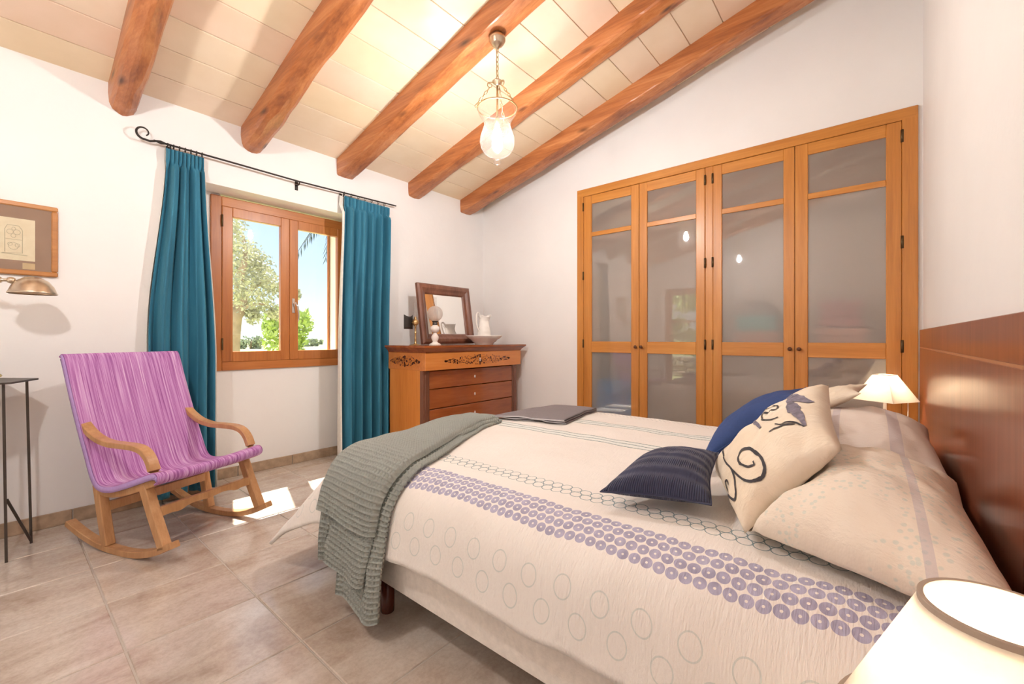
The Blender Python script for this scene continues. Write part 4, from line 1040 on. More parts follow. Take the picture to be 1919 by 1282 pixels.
# folded grey towel
tw = thing('folded_towel', 'folded grey towel with pale edging on the far foot of the bed', 'towel', (2.6, 1.8, 0.66))
tc_ = [Vector((2.17, 1.98)), Vector((2.33, 1.50)), Vector((2.98, 1.64)), Vector((2.90, 2.02))]
def tow(u, t): 
    p = tc_[0].lerp(tc_[1], u).lerp(tc_[3].lerp(tc_[2], u), t); return p
for k in range(3):
    def fn(u, t, k=k):
        p = tow(u, t); d = drape(p.x, p.y); e = sstep(min(t, 1 - t, 1.0) / 0.05) 
        return (p.x - 0.012 * k * (1 - t), p.y, d.z + 0.013 + 0.011 * k * lerp(0.75, 1, e) + 0.0025 * nz(u * 6, t * 5, k * 3) + 0.004 * (1 - t) * math.sin(u * 11 + k * 2))
    o = MB().grid(fn, 30, 24).build('fold', M['towel'], tw, False); o.modifiers.new('t', 'SOLIDIFY').thickness = 0.007
    ed = MB(); ed.tube([Vector(fn(i / 30, 0.0)) + Vector((0, 0, -0.003)) for i in range(31)], 0.004, 6); ed.build('edging', M['piping'], tw)

# ------------------------------------------------------------------ cushions and pillows
def pillow_fn(c, T, puff=0.5, pinch=0.035, seed=0, wr=0.006, flip=1, bottom=0.55):
    c = [Vector(p) for p in c]
    nrm = ((c[1] - c[0]) + (c[2] - c[3])).cross((c[3] - c[0]) + (c[2] - c[1])).normalized() * flip
    def fn(u, t, side):
        p = c[0].lerp(c[1], u).lerp(c[3].lerp(c[2], u), t)
        ctr = (c[0] + c[1] + c[2] + c[3]) / 4
        eu = 4 * u * (1 - u); et = 4 * t * (1 - t)
        pull = pinch * (eu * (1 - et) + et * (1 - eu))
        p = p + (ctr - p).normalized() * pull if (ctr - p).length > 1e-6 else p
        hgt = (max(eu, 0) ** puff) * (max(et, 0) ** puff)
        wrk = wr * (nz(u * 5, t * 5, seed) + 0.6 * nz(u * 11, t * 11, seed + 4)) * min(1, hgt * 3)
        return p + nrm * (side * T * (1.0 if side > 0 else bottom) * hgt + wrk * (1 if side > 0 else 0.3))
    return fn, nrm
def make_pillow(name, label, cat, c, T, mat, group=None, flip=1, n=44, seam=None, **kw):
    fn, nrm = pillow_fn(c, T, flip=flip, **kw)
    w = (Vector(c[1]) - Vector(c[0])).length; l = (Vector(c[3]) - Vector(c[0])).length
    t_ = thing(name, label, cat, tuple(sum((Vector(p) for p in c), Vector()) / 4 - Vector((0, 0, 0.05))), 0, group)
    mb = MB()
    mb.grid(lambda u, t: fn(u, t, 1), n, n, True, lambda u, t: (u * w, t * l))
    mb.grid(lambda u, t: fn(u, t, -1), n, n, True, lambda u, t: (u * w, t * l))
    o = mb.mesh(name + '_cover', mat, t_.location, False)
    bm = bmesh.new(); bm.from_mesh(o); bmesh.ops.remove_doubles(bm, verts=bm.verts, dist=0.0004); bmesh.ops.recalc_face_normals(bm, faces=bm.faces); bm.to_mesh(o); bm.free()
    ob = bpy.data.objects.new('cover', o); COL.objects.link(ob); ob.parent = t_
    if seam:
        pts = [fn(k / 40, 0, 1) for k in range(40)] + [fn(1, k / 40, 1) for k in range(40)] + [fn(1 - k / 40, 1, 1) for k in range(40)] + [fn(0, 1 - k / 40, 1) for k in range(40)]
        MB().tube(pts, 0.003, 6, True).build('seam', seam, t_)
    return t_, fn
near_pillow, _ = make_pillow('pillow', 'large cream floral pillow at the near head of the bed', 'pillow', [(1.31, 0.29, 0.685), (1.98, 0.32, 0.69), (1.92, -0.20, 0.75), (1.08, -0.21, 0.70)], 0.165, M['pillow_a'], 'bed pillows', -1, n=90, puff=0.45, pinch=0.02, seed=3, wr=0.010, bottom=0.30)
make_pillow('pillow', 'white pillow with mauve bands at the far head of the bed', 'pillow', [(2.10, 0.30, 0.70), (2.88, 0.30, 0.70), (2.84, -0.20, 0.77), (2.09, -0.215, 0.69)], 0.165, M['pillow_b'], 'bed pillows', -1, puff=0.45, pinch=0.02, seed=8, wr=0.010, bottom=0.30)
make_pillow('cushion', 'navy pin-tucked cushion lying flat in front of the printed one', 'cushion', [(1.375, 0.372, 0.70), (1.288, 0.695, 0.69), (1.58, 0.655, 0.765), (1.715, 0.44, 0.775)], 0.075, M['navy'], 'navy cushions', -1, puff=0.5, pinch=0.015, seed=13, wr=0.003, seam=M['navy'], bottom=0.65)
make_pillow('cushion', 'plain navy cushion peeking out behind the printed cushion', 'cushion', [(1.84, 0.545, 0.69), (2.20, 0.585, 0.69), (2.37, 0.235, 0.975), (2.02, 0.20, 0.975)], 0.085, M['navy_plain'], 'navy cushions', -1, puff=0.55, seed=17, wr=0.004, seam=M['navy_plain'])
pcu, pfn = make_pillow('cushion', 'calico cushion printed with charcoal scrolls, leaning on the near pillow', 'cushion', [(1.295, 0.265, 0.672), (1.77, 0.465, 0.69), (1.95, 0.125, 1.03), (1.435, 0.062, 0.905)], 0.105, M['calico'], None, -1, puff=0.38, pinch=0.012, seed=23, wr=0.010, bottom=0.25)
make_pillow('cushion', 'small calico cushion lying on the far banded pillow', 'cushion', [(2.43, 0.27, 0.83), (2.78, 0.27, 0.85), (2.80, 0.02, 0.97), (2.46, 0.04, 0.955)], 0.05, M['calico'], None, -1, puff=0.5, seed=29, wr=0.008)
# the near pillow is dented where the printed cushion rests on it
from mathutils.bvhtree import BVHTree
NQ = 40
def sheet(side):
    vs = [pfn(i / NQ, j / NQ, side) for j in range(NQ + 1) for i in range(NQ + 1)]
    return BVHTree.FromPolygons(vs, [(j * (NQ + 1) + i, j * (NQ + 1) + i + 1, (j + 1) * (NQ + 1) + i + 1, (j + 1) * (NQ + 1) + i) for j in range(NQ) for i in range(NQ)])
front_s, back_s = sheet(1), sheet(-1)
dn_ = (pfn(0.5, 0.5, 1) - pfn(0.5, 0.5, -1)).normalized()
moved = set()
for vtx in near_pillow.children[0].data.vertices:
    p = vtx.co + near_pillow.location
    hb = back_s.ray_cast(p + dn_ * 0.4, -dn_, 0.8)
    if hb[0] is None: continue
    depth = (p - hb[0]).dot(dn_)
    if depth > -0.010:
        vtx.co = hb[0] - dn_ * (0.010 + 0.02 * max(0, depth)) - near_pillow.location; moved.add(vtx.index)
bm = bmesh.new(); bm.from_mesh(near_pillow.children[0].data); bm.verts.ensure_lookup_table()
ringv = {bm.verts[i] for i in moved}
for _ in range(4): ringv |= {e.other_vert(q) for q in list(ringv) for e in q.link_edges}
for _ in range(7): bmesh.ops.smooth_vert(bm, verts=list(ringv), factor=0.5, use_axis_x=True, use_axis_y=True, use_axis_z=True)
bm.to_mesh(near_pillow.children[0].data); bm.free()
def stroke(pts, w0, w1, mat, name):
    mb = MB(); n = len(pts); vs = []; fs = []
    pts = [Vector((p[0], p[1], 0)) for p in pts]
    for i, p in enumerate(pts):
        t = (pts[min(i + 1, n - 1)] - pts[max(i - 1, 0)]).normalized(); nn = Vector((-t.y, t.x, 0))
        w = lerp(w0, w1, abs(2 * i / (n - 1) - 1)) * (1 + 0.35 * nz(i * 0.6, w0 * 100))
        for sg in (-1, 1):
            q = p + nn * w * sg; u_ = min(max(q.x, 0.001), 0.999); t_ = min(max(q.y, 0.001), 0.999)
            a = pfn(u_, t_, 1); d = (pfn(min(u_ + .01, 1), t_, 1) - a).cross(pfn(u_, min(t_ + .01, 1), 1) - a)
            if d.length > 0: d.normalize()
            if d.dot(pfn(u_, t_, 1) - pfn(u_, t_, -1)) < 0: d = -d
            vs.append(a + d * 0.0022)
    fs = [(2 * i, 2 * i + 1, 2 * i + 3, 2 * i + 2) for i in range(n - 1)]
    mb.add(vs, fs); return mb.build(name, mat, pcu, False)
def spiral(cx_, cy_, r0, r1, a0, turns, n=46):
    return [(cx_ + lerp(r0, r1, k / n) * math.cos(a0 + 2 * PI * turns * k / n), cy_ + lerp(r0, r1, k / n) * math.sin(a0 + 2 * PI * turns * k / n)) for k in range(n + 1)]
def sm2(pts): return [(p.x, p.y) for p in smooth_path([(a, b_, 0) for a, b_ in pts], 5)]
stroke(sm2([(0.86, 0.20), (0.70, 0.16), (0.50, 0.16), (0.33, 0.19), (0.26, 0.18), (0.21, 0.15), (0.16, 0.12), (0.15, 0.075), (0.22, 0.05), (0.32, 0.05), (0.36, 0.07), (0.33, 0.10), (0.28, 0.09)]), 0.009, 0.006, M['ink'], 'printed_scroll')
stroke(sm2([(0.33, 0.19), (0.24, 0.21), (0.14, 0.24), (0.08, 0.29), (0.06, 0.35), (0.07, 0.40), (0.10, 0.44), (0.17, 0.455), (0.27, 0.43), (0.34, 0.40), (0.38, 0.35), (0.37, 0.30), (0.29, 0.28), (0.23, 0.30), (0.18, 0.34), (0.15, 0.38), (0.18, 0.39)]), 0.013, 0.007, M['ink'], 'printed_scroll')
stroke(sm2([(0.34, 0.60), (0.34, 0.66), (0.28, 0.75), (0.25, 0.81)]), 0.012, 0.005, M['ink'], 'printed_line')
stroke(sm2([(0.40, 0.66), (0.33, 0.73), (0.27, 0.81), (0.21, 0.86)]), 0.008, 0.005, M['ink'], 'printed_line')
stroke(sm2([(0.46, 0.70), (0.47, 0.64), (0.56, 0.58), (0.70, 0.56), (0.77, 0.58), (0.70, 0.62), (0.58, 0.69), (0.62, 0.72), (0.74, 0.68), (0.82, 0.62), (0.86, 0.58)]), 0.008, 0.005, M['ink'], 'printed_line')
stroke(sm2([(0.88, 0.78), (0.74, 0.82), (0.63, 0.88), (0.55, 0.94)]), 0.040, 0.022, M['inkgrey'], 'printed_smudge')
stroke(sm2([(0.74, 0.79), (0.60, 0.81), (0.46, 0.83), (0.33, 0.86), (0.21, 0.87)]), 0.046, 0.012, M['inkgrey'], 'printed_smudge')
stroke(sm2([(0.84, 0.50), (0.70, 0.50), (0.56, 0.53), (0.44, 0.55)]), 0.018, 0.008, M['inkgrey'], 'printed_smudge')

# ------------------------------------------------------------------ pendant lamps
def pendant(px, py, ztop, label, bulb):
    t = thing('pendant_lamp', label, 'pendant lamp', (px, py, ztop - 0.92), 0, 'glass pendant lamps')
    Z = ztop
    MB().lathe([(0.040, 0.0), (0.042, -0.012), (0.056, -0.022), (0.058, -0.045), (0.050, -0.055), (0.050, -0.06), (0.040, -0.075), (0.022, -0.09), (0.008, -0.10), (0.005, -0.105)], (px, py, Z), 24).build('ceiling_rose', M['lampmetal'], t)
    def link(c, d, s=0.02, w=0.009, r=0.0026, tw=0.0):
        d = Vector(d).normalized(); a = d.cross(Vector((math.cos(tw), math.sin(tw), 0.13))).normalized()
        pts = []
        for k in range(14):
            an = 2 * PI * k / 14; pts.append(Vector(c) + d * s * math.cos(an) * (1.0) + a * w * math.sin(an))
        return MB().tube(pts, r, 6, True)
    zt, zb = Z - 0.10, Z - 0.315
    n = 7
    for k in range(n):
        z = lerp(zt - 0.012, zb + 0.012, k / (n - 1)); link((px, py, z), (0, 0, 1), 0.021, 0.009, 0.0026, k * PI / 2).build('chain_link', M['brass'], t)
    zc_ = Z - 0.325     # cap
    MB().lathe([(0.006, 0.012), (0.028, 0.004), (0.036, -0.004), (0.032, -0.012), (0.012, -0.022), (0.009, -0.03)], (px, py, zc_), 20).build('cap', M['lampmetal'], t)
    zr = Z - 0.515      # ring height
    MB().tube([(px, py, zc_ - 0.02), (px, py, zr - 0.07)], 0.007, 8).lathe([(0.014, 0.0), (0.017, -0.01), (0.017, -0.05), (0.012, -0.055)], (px, py, zr - 0.06), 14).build('stem', M['brass'], t)
    MB().tube([(px + 0.137 * math.cos(2 * PI * k / 40), py + 0.137 * math.sin(2 * PI * k / 40), zr) for k in range(40)], 0.0045, 6, True).build('rim_ring', M['brass'], t)
    for q in range(3):
        an = YAW + PI / 2 + 0.25 + q * 2 * PI / 3
        cx_, sx_ = math.cos(an), math.sin(an)
        sc = [(px + 0.01 * cx_, py + 0.01 * sx_, zc_ - 0.016), (px + 0.04 * cx_, py + 0.04 * sx_, zc_ - 0.014)]
        for k in range(14):
            a_ = PI / 2 - k * (2 * PI * 1.15 / 13); r = 0.020 * (1 - 0.45 * k / 13)
            sc.append((px + (0.052 - 0 + r * math.cos(-a_ + PI) * -1) * cx_, py + (0.052 + r * math.cos(a_)) * sx_, zc_ - 0.036 + r * math.sin(a_)))
            sc[-1] = (px + (0.052 + r * math.cos(a_)) * cx_, sc[-1][1], sc[-1][2])
        MB().tube(sc, 0.0028, 6).build('scroll_arm', M['brass'], t)
        p0 = Vector((px + 0.056 * cx_, py + 0.056 * sx_, zc_ - 0.056)); p1 = Vector((px + 0.142 * cx_, py + 0.142 * sx_, zr + 0.012))
        for k in range(5):
            link(p0.lerp(p1, (k + 0.5) / 5), p1 - p0, 0.0185, 0.008, 0.0022, k * PI / 2 + an).build('chain_link', M['brass'], t)
        MB().tube([p1 + Vector((0.002 * cx_, 0.002 * sx_, 0.004)), (px + 0.158 * cx_, py + 0.158 * sx_, zr - 0.002), (px + 0.150 * cx_, py + 0.150 * sx_, zr - 0.014), (px + 0.137 * cx_, py + 0.137 * sx_, zr - 0.002)], 0.003, 6).build('hook', M['brass'], t)
    o = MB().lathe([(0.134, 0.004), (0.136, -0.01), (0.130, -0.035), (0.110, -0.065), (0.092, -0.095), (0.090, -0.12), (0.102, -0.155), (0.117, -0.20), (0.120, -0.235), (0.112, -0.275), (0.088, -0.31), (0.055, -0.332), (0.028, -0.340), (0.022, -0.348), (0.024, -0.36), (0.026, -0.372), (0.018, -0.388), (0.001, -0.394)], (px, py, zr), 40, True, False).build('bell_glass', M['lampglass'], t)
    MB().lathe([(0.001, -0.105), (0.013, -0.11), (0.016, -0.13), (0.030, -0.165), (0.034, -0.19), (0.028, -0.215), (0.012, -0.232), (0.001, -0.236)], (px, py, zr), 12).build('bulb', bulb, t)
    return t
pendant(2.224, 1.995, zc(1.995) - 0.168, 'lit glass bell pendant lamp hanging by chains from a beam', M['bulb'])
pendant(-0.262, 1.86, zc(1.86) - 0.178, 'second lit glass pendant, seen only mirrored in the wardrobe glass', M['bulb_b'])

# ------------------------------------------------------------------ bedside tables and lamps
def night(x0, x1, y0, y1, z, label):
    t = thing('bedside_table', label, 'bedside table', ((x0 + x1) / 2, (y0 + y1) / 2, 0), 0, 'bedside tables')
    MB().box(x0, x1, y0, y1, z - 0.025, z, 0.004).build('table_top', M['chest'], t)
    MB().box(x0 + 0.02, x1 - 0.02, y0 + 0.02, y1 - 0.02, z - 0.17, z - 0.025, 0.003).build('drawer_box', M['chest'], t)
    for lx in (x0 + 0.03, x1 - 0.03):
        for ly in (y0 + 0.03, y1 - 0.03): MB().box(lx - 0.016, lx + 0.016, ly - 0.016, ly + 0.016, 0, z - 0.17, 0.002).build('leg', M['chest'], t)
    d = MB().box(x0 + 0.04, x1 - 0.04, y1 - 0.021, y1 - 0.012, z - 0.155, z - 0.04, 0.002).build('drawer', M['chest_side'], t)
    MB().lathe([(0.001, 0), (0.01, 0.004), (0.012, 0.012), (0.001, 0.018)], ((x0 + x1) / 2, y1 + 0.0, z - 0.10), 12).build('knob', M['knob'], d)
    return t
night(3.50, 4.00, -0.24, 0.14, 0.56, 'bedside table in the corner between the bed and the wardrobe')
night(0.47, 0.93, -0.24, 0.14, 0.55, 'bedside table under the near lamp')
fl_ = thing('bedside_lamp', 'small white lamp with a pyramid shade in the far corner', 'lamp', (3.75, -0.06, 0.56), 0, 'bedside lamps')
LX, LY = 3.75, -0.06
MB().lathe([(0.06, 0), (0.06, 0.01), (0.015, 0.018), (0.009, 0.03), (0.009, 0.27), (0.012, 0.275)], (LX, LY, 0.56), 20).build('lamp_stand', M['white'], fl_)
h0, h1, zb_, zt_ = 0.124, 0.045, 0.792, 0.962
mb = MB(); ra = YAW + 0.30
def sq(h, z, k): 
    a = ra + PI / 4 + k * PI / 2; return (LX + h * 1.414 * math.cos(a), LY + h * 1.414 * math.sin(a), z)
vs = [sq(h0, zb_, k) for k in range(4)] + [sq(h1, zt_, k) for k in range(4)]
mb.add(vs, [(k, (k + 1) % 4, (k + 1) % 4 + 4, k + 4) for k in range(4)])
o = mb.build('lamp_shade', M['shade'], fl_, False); o.modifiers.new('t', 'SOLIDIFY').thickness = 0.002
mb = MB(); mb.tube([sq(h1, zt_, k) for k in range(4)], 0.0022, 6, True); mb.build('shade_rim', M['shadetrim'], fl_)
MB().lathe([(0.001, 0), (0.02, 0.01), (0.027, 0.035), (0.02, 0.06), (0.001, 0.072)], (LX, LY, 0.84), 16).build('bulb', M['lampbulb'], fl_)
MB().tube(smooth_path([(LX + 0.02, LY - 0.02, 0.80), (LX + 0.13, LY - 0.09, 0.83), (LX + 0.2, LY - 0.12, 0.79), (LX + 0.2, LY - 0.12, 0.60), (LX + 0.17, LY - 0.12, 0.562)], 5), 0.003, 6).build('cord', M['white'], fl_)

NLX, NLY, NLZ = 0.668, -0.104, 0.911
nl = thing('bedside_lamp', 'cream cone-shaded lamp lit in the near foreground corner', 'lamp', (NLX, NLY, 0.55), 0, 'bedside lamps')
rt, rb, zb2 = 0.063, 0.140, 0.742
o = MB().lathe([(rt, NLZ), (rb, zb2)], (NLX, NLY, 0), 64, True, False).build('lamp_shade', M['shade'], nl, False); o.modifiers.new('t', 'SOLIDIFY').thickness = 0.0025
MB().tube([(NLX + (rt + 0.0005) * math.cos(2 * PI * k / 64), NLY + (rt + 0.0005) * math.sin(2 * PI * k / 64), NLZ - 0.002) for k in range(64)], 1.0, closed=True, flat=(0.0028, 0.0075), up=(0, 0, 1)).build('shade_rim', M['shadetrim'], nl)
MB().tube([(NLX + (rb + 0.0005) * math.cos(2 * PI * k / 64), NLY + (rb + 0.0005) * math.sin(2 * PI * k / 64), zb2 + 0.002) for k in range(64)], 1.0, closed=True, flat=(0.0028, 0.0075), up=(0, 0, 1)).build('shade_rim', M['shadetrim'], nl)
MB().lathe([(0.065, 0), (0.065, 0.012), (0.03, 0.022), (0.018, 0.04), (0.03, 0.09), (0.034, 0.13), (0.02, 0.18), (0.014, 0.20), (0.014, 0.245)], (NLX, NLY, 0.55), 24).build('lamp_stand', M['china'], nl)
MB().lathe([(0.001, 0), (0.018, 0.008), (0.025, 0.03), (0.018, 0.052), (0.001, 0.06)], (NLX, NLY, 0.795), 16).build('bulb', M['lampbulb'], nl)

# ------------------------------------------------------------------ outside
gm, nt, b = new_mat('dry_meadow')
v = coords(nt, 'Object', (1, 1, 1), False)
f = noise(nt, v, 0.12, 5)
nt.links.new(ramp(nt, f, [(0.3, (0.30, 0.36, 0.13)), (0.5, (0.42, 0.44, 0.20)), (0.7, (0.56, 0.50, 0.30))]), b.inputs['Base Color']); b.inputs['Roughness'].default_value = 0.95
g_ = MB(); g_.add([(-300, 4.5, -0.14), (600, 4.5, -0.14), (600, 700, -0.14), (-300, 700, -0.14)], [(0, 1, 2, 3)])
struct('ground_meadow', g_, gm, 'pale green meadow beyond the window')
pm_ = plain('patio_stone', (0.55, 0.48, 0.40), 0.8, 0, 0.2, 8, 0.15)
g_ = MB(); g_.add([(-40, -40, -0.141), (XL - 0.3, -40, -0.141), (XL - 0.3, 4.5, -0.141), (-40, 4.5, -0.141)], [(0, 1, 2, 3)])
struct('ground_patio', g_, pm_, 'pale stone patio outside the garden door')
hm = plain('hazy_hills', (0.33, 0.40, 0.46), 1.0, 0, 0, 2, 0.1)  # bluish grey of the distance haze is put into the hill colour
mb = MB(); n = 120
top = []
for k in range(n + 1):
    x = lerp(-200, 1100, k / n); top.append((x, 620 + 30 * nz(k * 0.07), 10 + 9 * nz(k * 0.09, 5) + 4 * nz(k * 0.3, 2)))
vs = [(x, y - 90, -0.2) for x, y, z in top] + [(x, y, max(z, 3)) for x, y, z in top] + [(x, y + 60, -0.2) for x, y, z in top]
fs = [(k, k + 1, n + 2 + k, n + 1 + k) for k in range(n)] + [(n + 1 + k, n + 2 + k, 2 * n + 3 + k, 2 * n + 2 + k) for k in range(n)]
mb.add(vs, fs, True); ho = mb.build('hills', hm); ho['kind'] = 'structure'; ho['label'] = 'low hazy hills on the horizon'
def leafmat(name, lo, hi):
    m, nt, b = new_mat(name); v = coords(nt, 'Object', (1, 1, 1), False)
    nt.links.new(ramp(nt, noise(nt, v, 2.5, 3), [(0.3, lo), (0.7, hi)]), b.inputs['Base Color']); b.inputs['Roughness'].default_value = 0.6
    b.inputs['Subsurface Weight'].default_value = 0.0
    return m
M['olive'] = leafmat('olive_leaves', (0.33, 0.34, 0.22), (0.56, 0.56, 0.42))
M['bright'] = leafmat('bright_leaves', (0.30, 0.42, 0.09), (0.50, 0.60, 0.20))
M['hazed'] = leafmat('hazed_leaves', (0.34, 0.39, 0.29), (0.46, 0.50, 0.40))  # far bushes: distance haze is mixed into the leaf colour
M['bark'] = plain('pale_bark', (0.36, 0.27, 0.20), 0.9, 0, 0.6, 20, 0.25)
M['palm'] = leafmat('palm_leaves', (0.025, 0.05, 0.035), (0.06, 0.09, 0.07))
def foliage(rnd, blobs, count, size, mb, long=2.2):
    vs = []; fs = []
    for _ in range(count):
        c, r = rnd.choice(blobs)
        d = Vector((rnd.gauss(0, 1), rnd.gauss(0, 1), rnd.gauss(0, 1))).normalized() * r * (rnd.random() ** 0.45)
        p = Vector(c) + d; s = size * rnd.uniform(0.6, 1.3)
        a = Vector((rnd.gauss(0, 1), rnd.gauss(0, 1), rnd.gauss(0, 1))).normalized(); q = a.cross(Vector((rnd.gauss(0, 1), rnd.gauss(0, 1), rnd.gauss(0, 1)))).normalized()
        k = len(vs)
        vs += [p - a * s * long * 0.5, p + q * s * 0.5, p + a * s * long * 0.5, p - q * s * 0.5]; fs.append((k, k + 1, k + 2, k + 3))
    mb.add(vs, fs); return mb
def tree(name, label, base, limbs, blobs, count, size, mat, group=None, seed=1, cat='tree'):
    t = thing(name, label, cat, base, 0, group); rnd = random.Random(seed)
    for i, (pts, r0, r1) in enumerate(limbs):
        pp = smooth_path(pts, 5); MB().tube(pp, [lerp(r0, r1, k / (len(pp) - 1)) for k in range(len(pp))], 8).build('trunk' if i == 0 else 'branch', M['bark'], t)
    o = foliage(rnd, blobs, count, size, MB()).build('foliage', mat, t, False); o['kind'] = 'stuff'
    return t
def opt(px, py, Y):      # point seen through the window at image position, at real depth Y
    u = (px - 959.5) / FPX; dx = math.cos(YAW) + u * math.sin(YAW); dy = math.sin(YAW) - u * math.cos(YAW); t = Y / dy
    return Vector((dx * t, Y, 1.2 - (py - 634) / FPX * t))
OY = 9.5
tb = opt(428, 660, OY)
rnd = random.Random(4)
bl_ = []
for (qx, qy, r) in ((440, 440, 0.45), (450, 470, 0.55), (470, 480, 0.55), (485, 500, 0.5), (455, 510, 0.7), (480, 530, 0.65), (500, 520, 0.5), (515, 540, 0.4), (440, 540, 0.6), (465, 560, 0.55), (490, 570, 0.5), (475, 590, 0.35), (450, 500, 0.7), (420, 480, 0.9), (400, 520, 1.0), (545, 545, 0.3), (560, 550, 0.18), (430, 420, 0.5), (510, 585, 0.25)):
    for q in range(2): bl_.append((opt(qx + rnd.uniform(-6, 6), qy + rnd.uniform(-6, 6), OY + rnd.uniform(-0.8, 0.8)), r * rnd.uniform(0.42, 0.62)))
tree('olive_tree', 'tall olive tree seen through the left window pane', (tb.x, OY, -0.14),
     [([(tb.x, OY, -0.14), opt(436, 610, OY), opt(448, 580, OY), opt(452, 555, OY)], 0.17, 0.11),
      ([opt(450, 565, OY), opt(465, 545, OY + .2), opt(490, 530, OY + .3), opt(515, 522, OY + .4)], 0.08, 0.02),
      ([opt(452, 558, OY), opt(450, 520, OY - .2), opt(460, 480, OY - .2), opt(455, 440, OY - .1)], 0.10, 0.02),
      ([opt(447, 585, OY), opt(470, 572, OY - .2), opt(500, 570, OY - .3)], 0.05, 0.015)], bl_, 8500, 0.034, M['olive'], seed=4)
SY = 12.0; sb = opt(520, 660, SY)
bl_ = [(opt(qx, qy, SY + rnd.uniform(-.4, .4)), r) for (qx, qy, r) in ((512, 600, 0.3), (520, 620, 0.35), (518, 640, 0.3), (565, 600, 0.32), (572, 612, 0.25), (530, 590, 0.3), (545, 605, 0.35), (555, 625, 0.25), (562, 640, 0.2), (510, 635, 0.28), (570, 595, 0.18), (505, 615, 0.2), (560, 655, 0.12))]
tree('young_fig_tree', 'bright green leafy sapling seen behind the window mullion', (sb.x + 0.3, SY, -0.14), [([(sb.x + 0.3, SY, -0.14), opt(535, 630, SY), opt(540, 600, SY)], 0.05, 0.02), ([opt(537, 625, SY), opt(555, 610, SY), opt(570, 600, SY)], 0.025, 0.01)], bl_, 1300, 0.075, M['bright'], seed=6, cat='tree')
for (qx, qy, Y, r, label) in ((470, 628, 60, 1.0, 'round grey-green bush alone in the meadow'), (570, 630, 70, 0.65, 'low dark bush left of the hedge row in the right pane'), (585, 632, 72, 0.7, 'broad dark bush in the middle of the right pane'), (598, 633, 90, 0.6, 'tiny dark bush at the right of the meadow')):
    p = opt(qx, qy, Y); t = thing('meadow_bush', label, 'bush', (p.x, Y, -0.14), 0, 'bushes in the meadow')
    bls = [(Vector((p.x + rnd.uniform(-1, 1) * r, Y + rnd.uniform(-.5, .5), -0.14 + rnd.uniform(0.3, 1.3) * r)), r * 0.7) for q in range(8)]
    o = foliage(random.Random(int(qx)), bls, 900, 0.20, MB()).build('foliage', M['hazed'], t, False); o['kind'] = 'stuff'
    MB().tube([(p.x, Y, -0.14), (p.x, Y, -0.14 + r)], 0.12, 6).build('trunk', M['bark'], t)
# palm fronds drooping past the top of the right pane
pt2 = thing('palm_tree', 'drooping dark palm fronds at the top of the right pane', 'palm', (4.6, 6.6, -0.14))
MB().tube([(4.6, 6.6, -0.14), (4.58, 6.6, 2.0), (4.55, 6.62, 3.9)], [0.2, 0.17, 0.16], 12).build('trunk', M['bark'], pt2)
def frond(pts, nleaf, ll, seed):
    rr = random.Random(seed); pp = smooth_path(pts, 10); mb = MB()
    mb.tube(pp, [lerp(0.014, 0.003, k / (len(pp) - 1)) for k in range(len(pp))], 5)
    vs = []; fs = []
    for i in range(nleaf):
        f = (0.2 + 0.8 * i / nleaf) * (len(pp) - 1); k = min(int(f), len(pp) - 2); p = pp[k].lerp(pp[k + 1], f - k); t = (pp[k + 1] - pp[k]).normalized()
        s = t.cross(Vector((0, 0, 1))).normalized()
        for sg in (-1, 1):
            d = (t * 0.75 + s * sg * 0.45 + Vector((0, 0, -0.35 - rr.random() * 0.3))).normalized(); L = ll * (1 - 0.45 * i / nleaf) * rr.uniform(0.8, 1.1); w = t.cross(d).normalized().cross(d) * 0.0075
            q = len(vs); vs += [p, p + d * L * 0.5 + w, p + d * L, p + d * L * 0.5 - w]; fs.append((q, q + 1, q + 2, q + 3))
    mb.add(vs, fs); return mb.build('frond', M['palm'], pt2, False)
top_ = (4.55, 6.62, 3.9)
def P3(px, py, Y): return opt(px, py, Y)
frond([top_, P3(640, 400, 6.5), P3(600, 420, 6.4), P3(570, 455, 6.3)], 17, 0.34, 1)
frond([top_, P3(625, 395, 6.3), P3(590, 425, 6.2), P3(556, 475, 6.1)], 15, 0.3, 2)
frond([top_, P3(634, 410, 6.4), P3(617, 440, 6.3), P3(610, 490, 6.25)], 11, 0.26, 3)
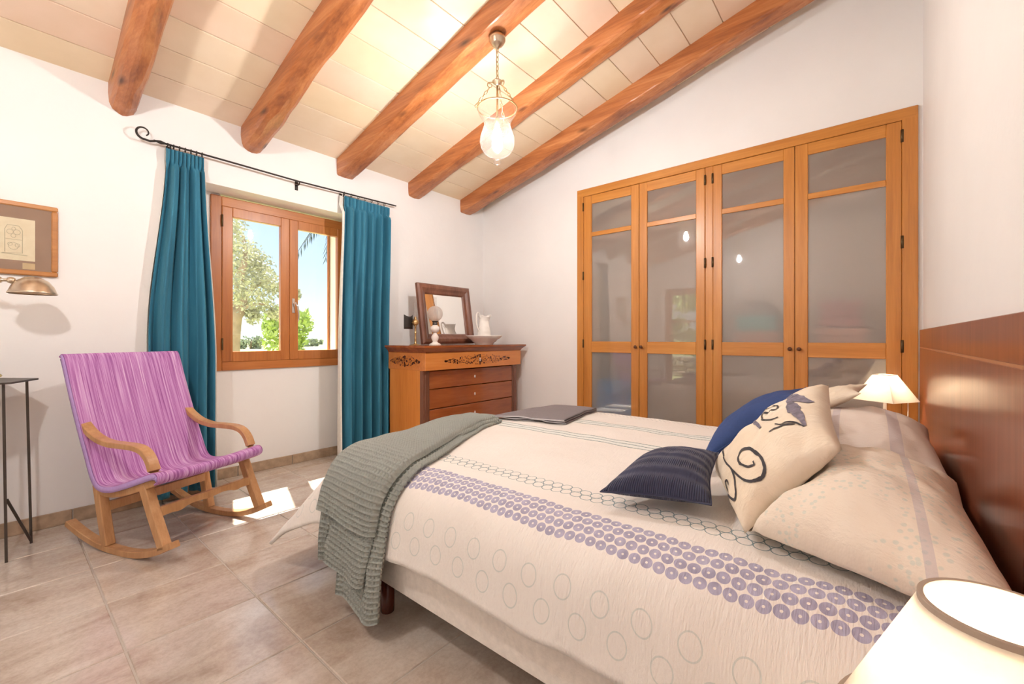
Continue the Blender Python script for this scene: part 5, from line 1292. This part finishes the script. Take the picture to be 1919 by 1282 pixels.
for k in range(7):
    a = k * 0.8 + 0.6; frond([top_, (4.55 + 0.8 * math.cos(a), 6.62 + 0.8 * math.sin(a), 4.4), (4.55 + 1.6 * math.cos(a), 6.62 + 1.6 * math.sin(a), 4.3), (4.55 + 2.2 * math.cos(a), 6.62 + 2.2 * math.sin(a), 3.7)], 20, 0.4, 10 + k)
# garden side: low dry-stone wall and a tree, mirrored in the wardrobe doors
sw = thing('garden_wall', 'low dry-stone garden wall mirrored in the wardrobe glass', 'wall', (-7.2, 6, -0.14))
st_m = [plain('garden_stone_%d' % k, c_, 0.9, 0, 0.5, 15, 0.2) for k, c_ in enumerate(((0.42, 0.34, 0.26), (0.50, 0.42, 0.33), (0.36, 0.30, 0.24)))]
rr = random.Random(3)
MB().box(-7.5, -7.15, 0.0, 12, -0.14, 0.55).build('wall_core', M['grout'], sw)
stm = [MB().box(-0.07, 0.07, -0.145, 0.145, -0.085, 0.085, 0.03).mesh('stone', s_) for s_ in st_m]
for row in range(4):
    y = 0.1 + 0.15 * (row % 2)
    while y < 11.9:
        w_ = rr.uniform(0.8, 1.25)
        o = bpy.data.objects.new('stone', rr.choice(stm)); COL.objects.link(o); o.parent = sw
        o.location = Vector((-7.13 + rr.uniform(-0.02, 0.02), y, -0.05 + row * 0.175)) - sw.location; o.scale = (1, w_, rr.uniform(0.9, 1.05)); o.rotation_euler = (rr.uniform(-.06, .06), 0, rr.uniform(-.1, .1)); y += 0.30 * w_ + 0.005
for (gx, gy, gr, sd, lab) in ((-9.5, 7.2, 1.5, 31, 'bushy green tree behind the garden wall, mirrored in the wardrobe'), (-10.5, 3.4, 1.0, 33, 'smaller green tree behind the garden wall, mirrored in the wardrobe')):
    bls = [((gx + rr.uniform(-1, 1) * gr, gy + rr.uniform(-1, 1) * gr, 0.9 + rr.uniform(0, 1.6) * gr), gr * 0.42) for q in range(10)]
    tree('garden_tree', lab, (gx, gy, -0.14), [([(gx, gy, -0.14), (gx, gy, 1.2), (gx + 0.1, gy, 2.2)], 0.12, 0.06)], bls, 3500, 0.11, M['bright'], 'garden trees', sd)
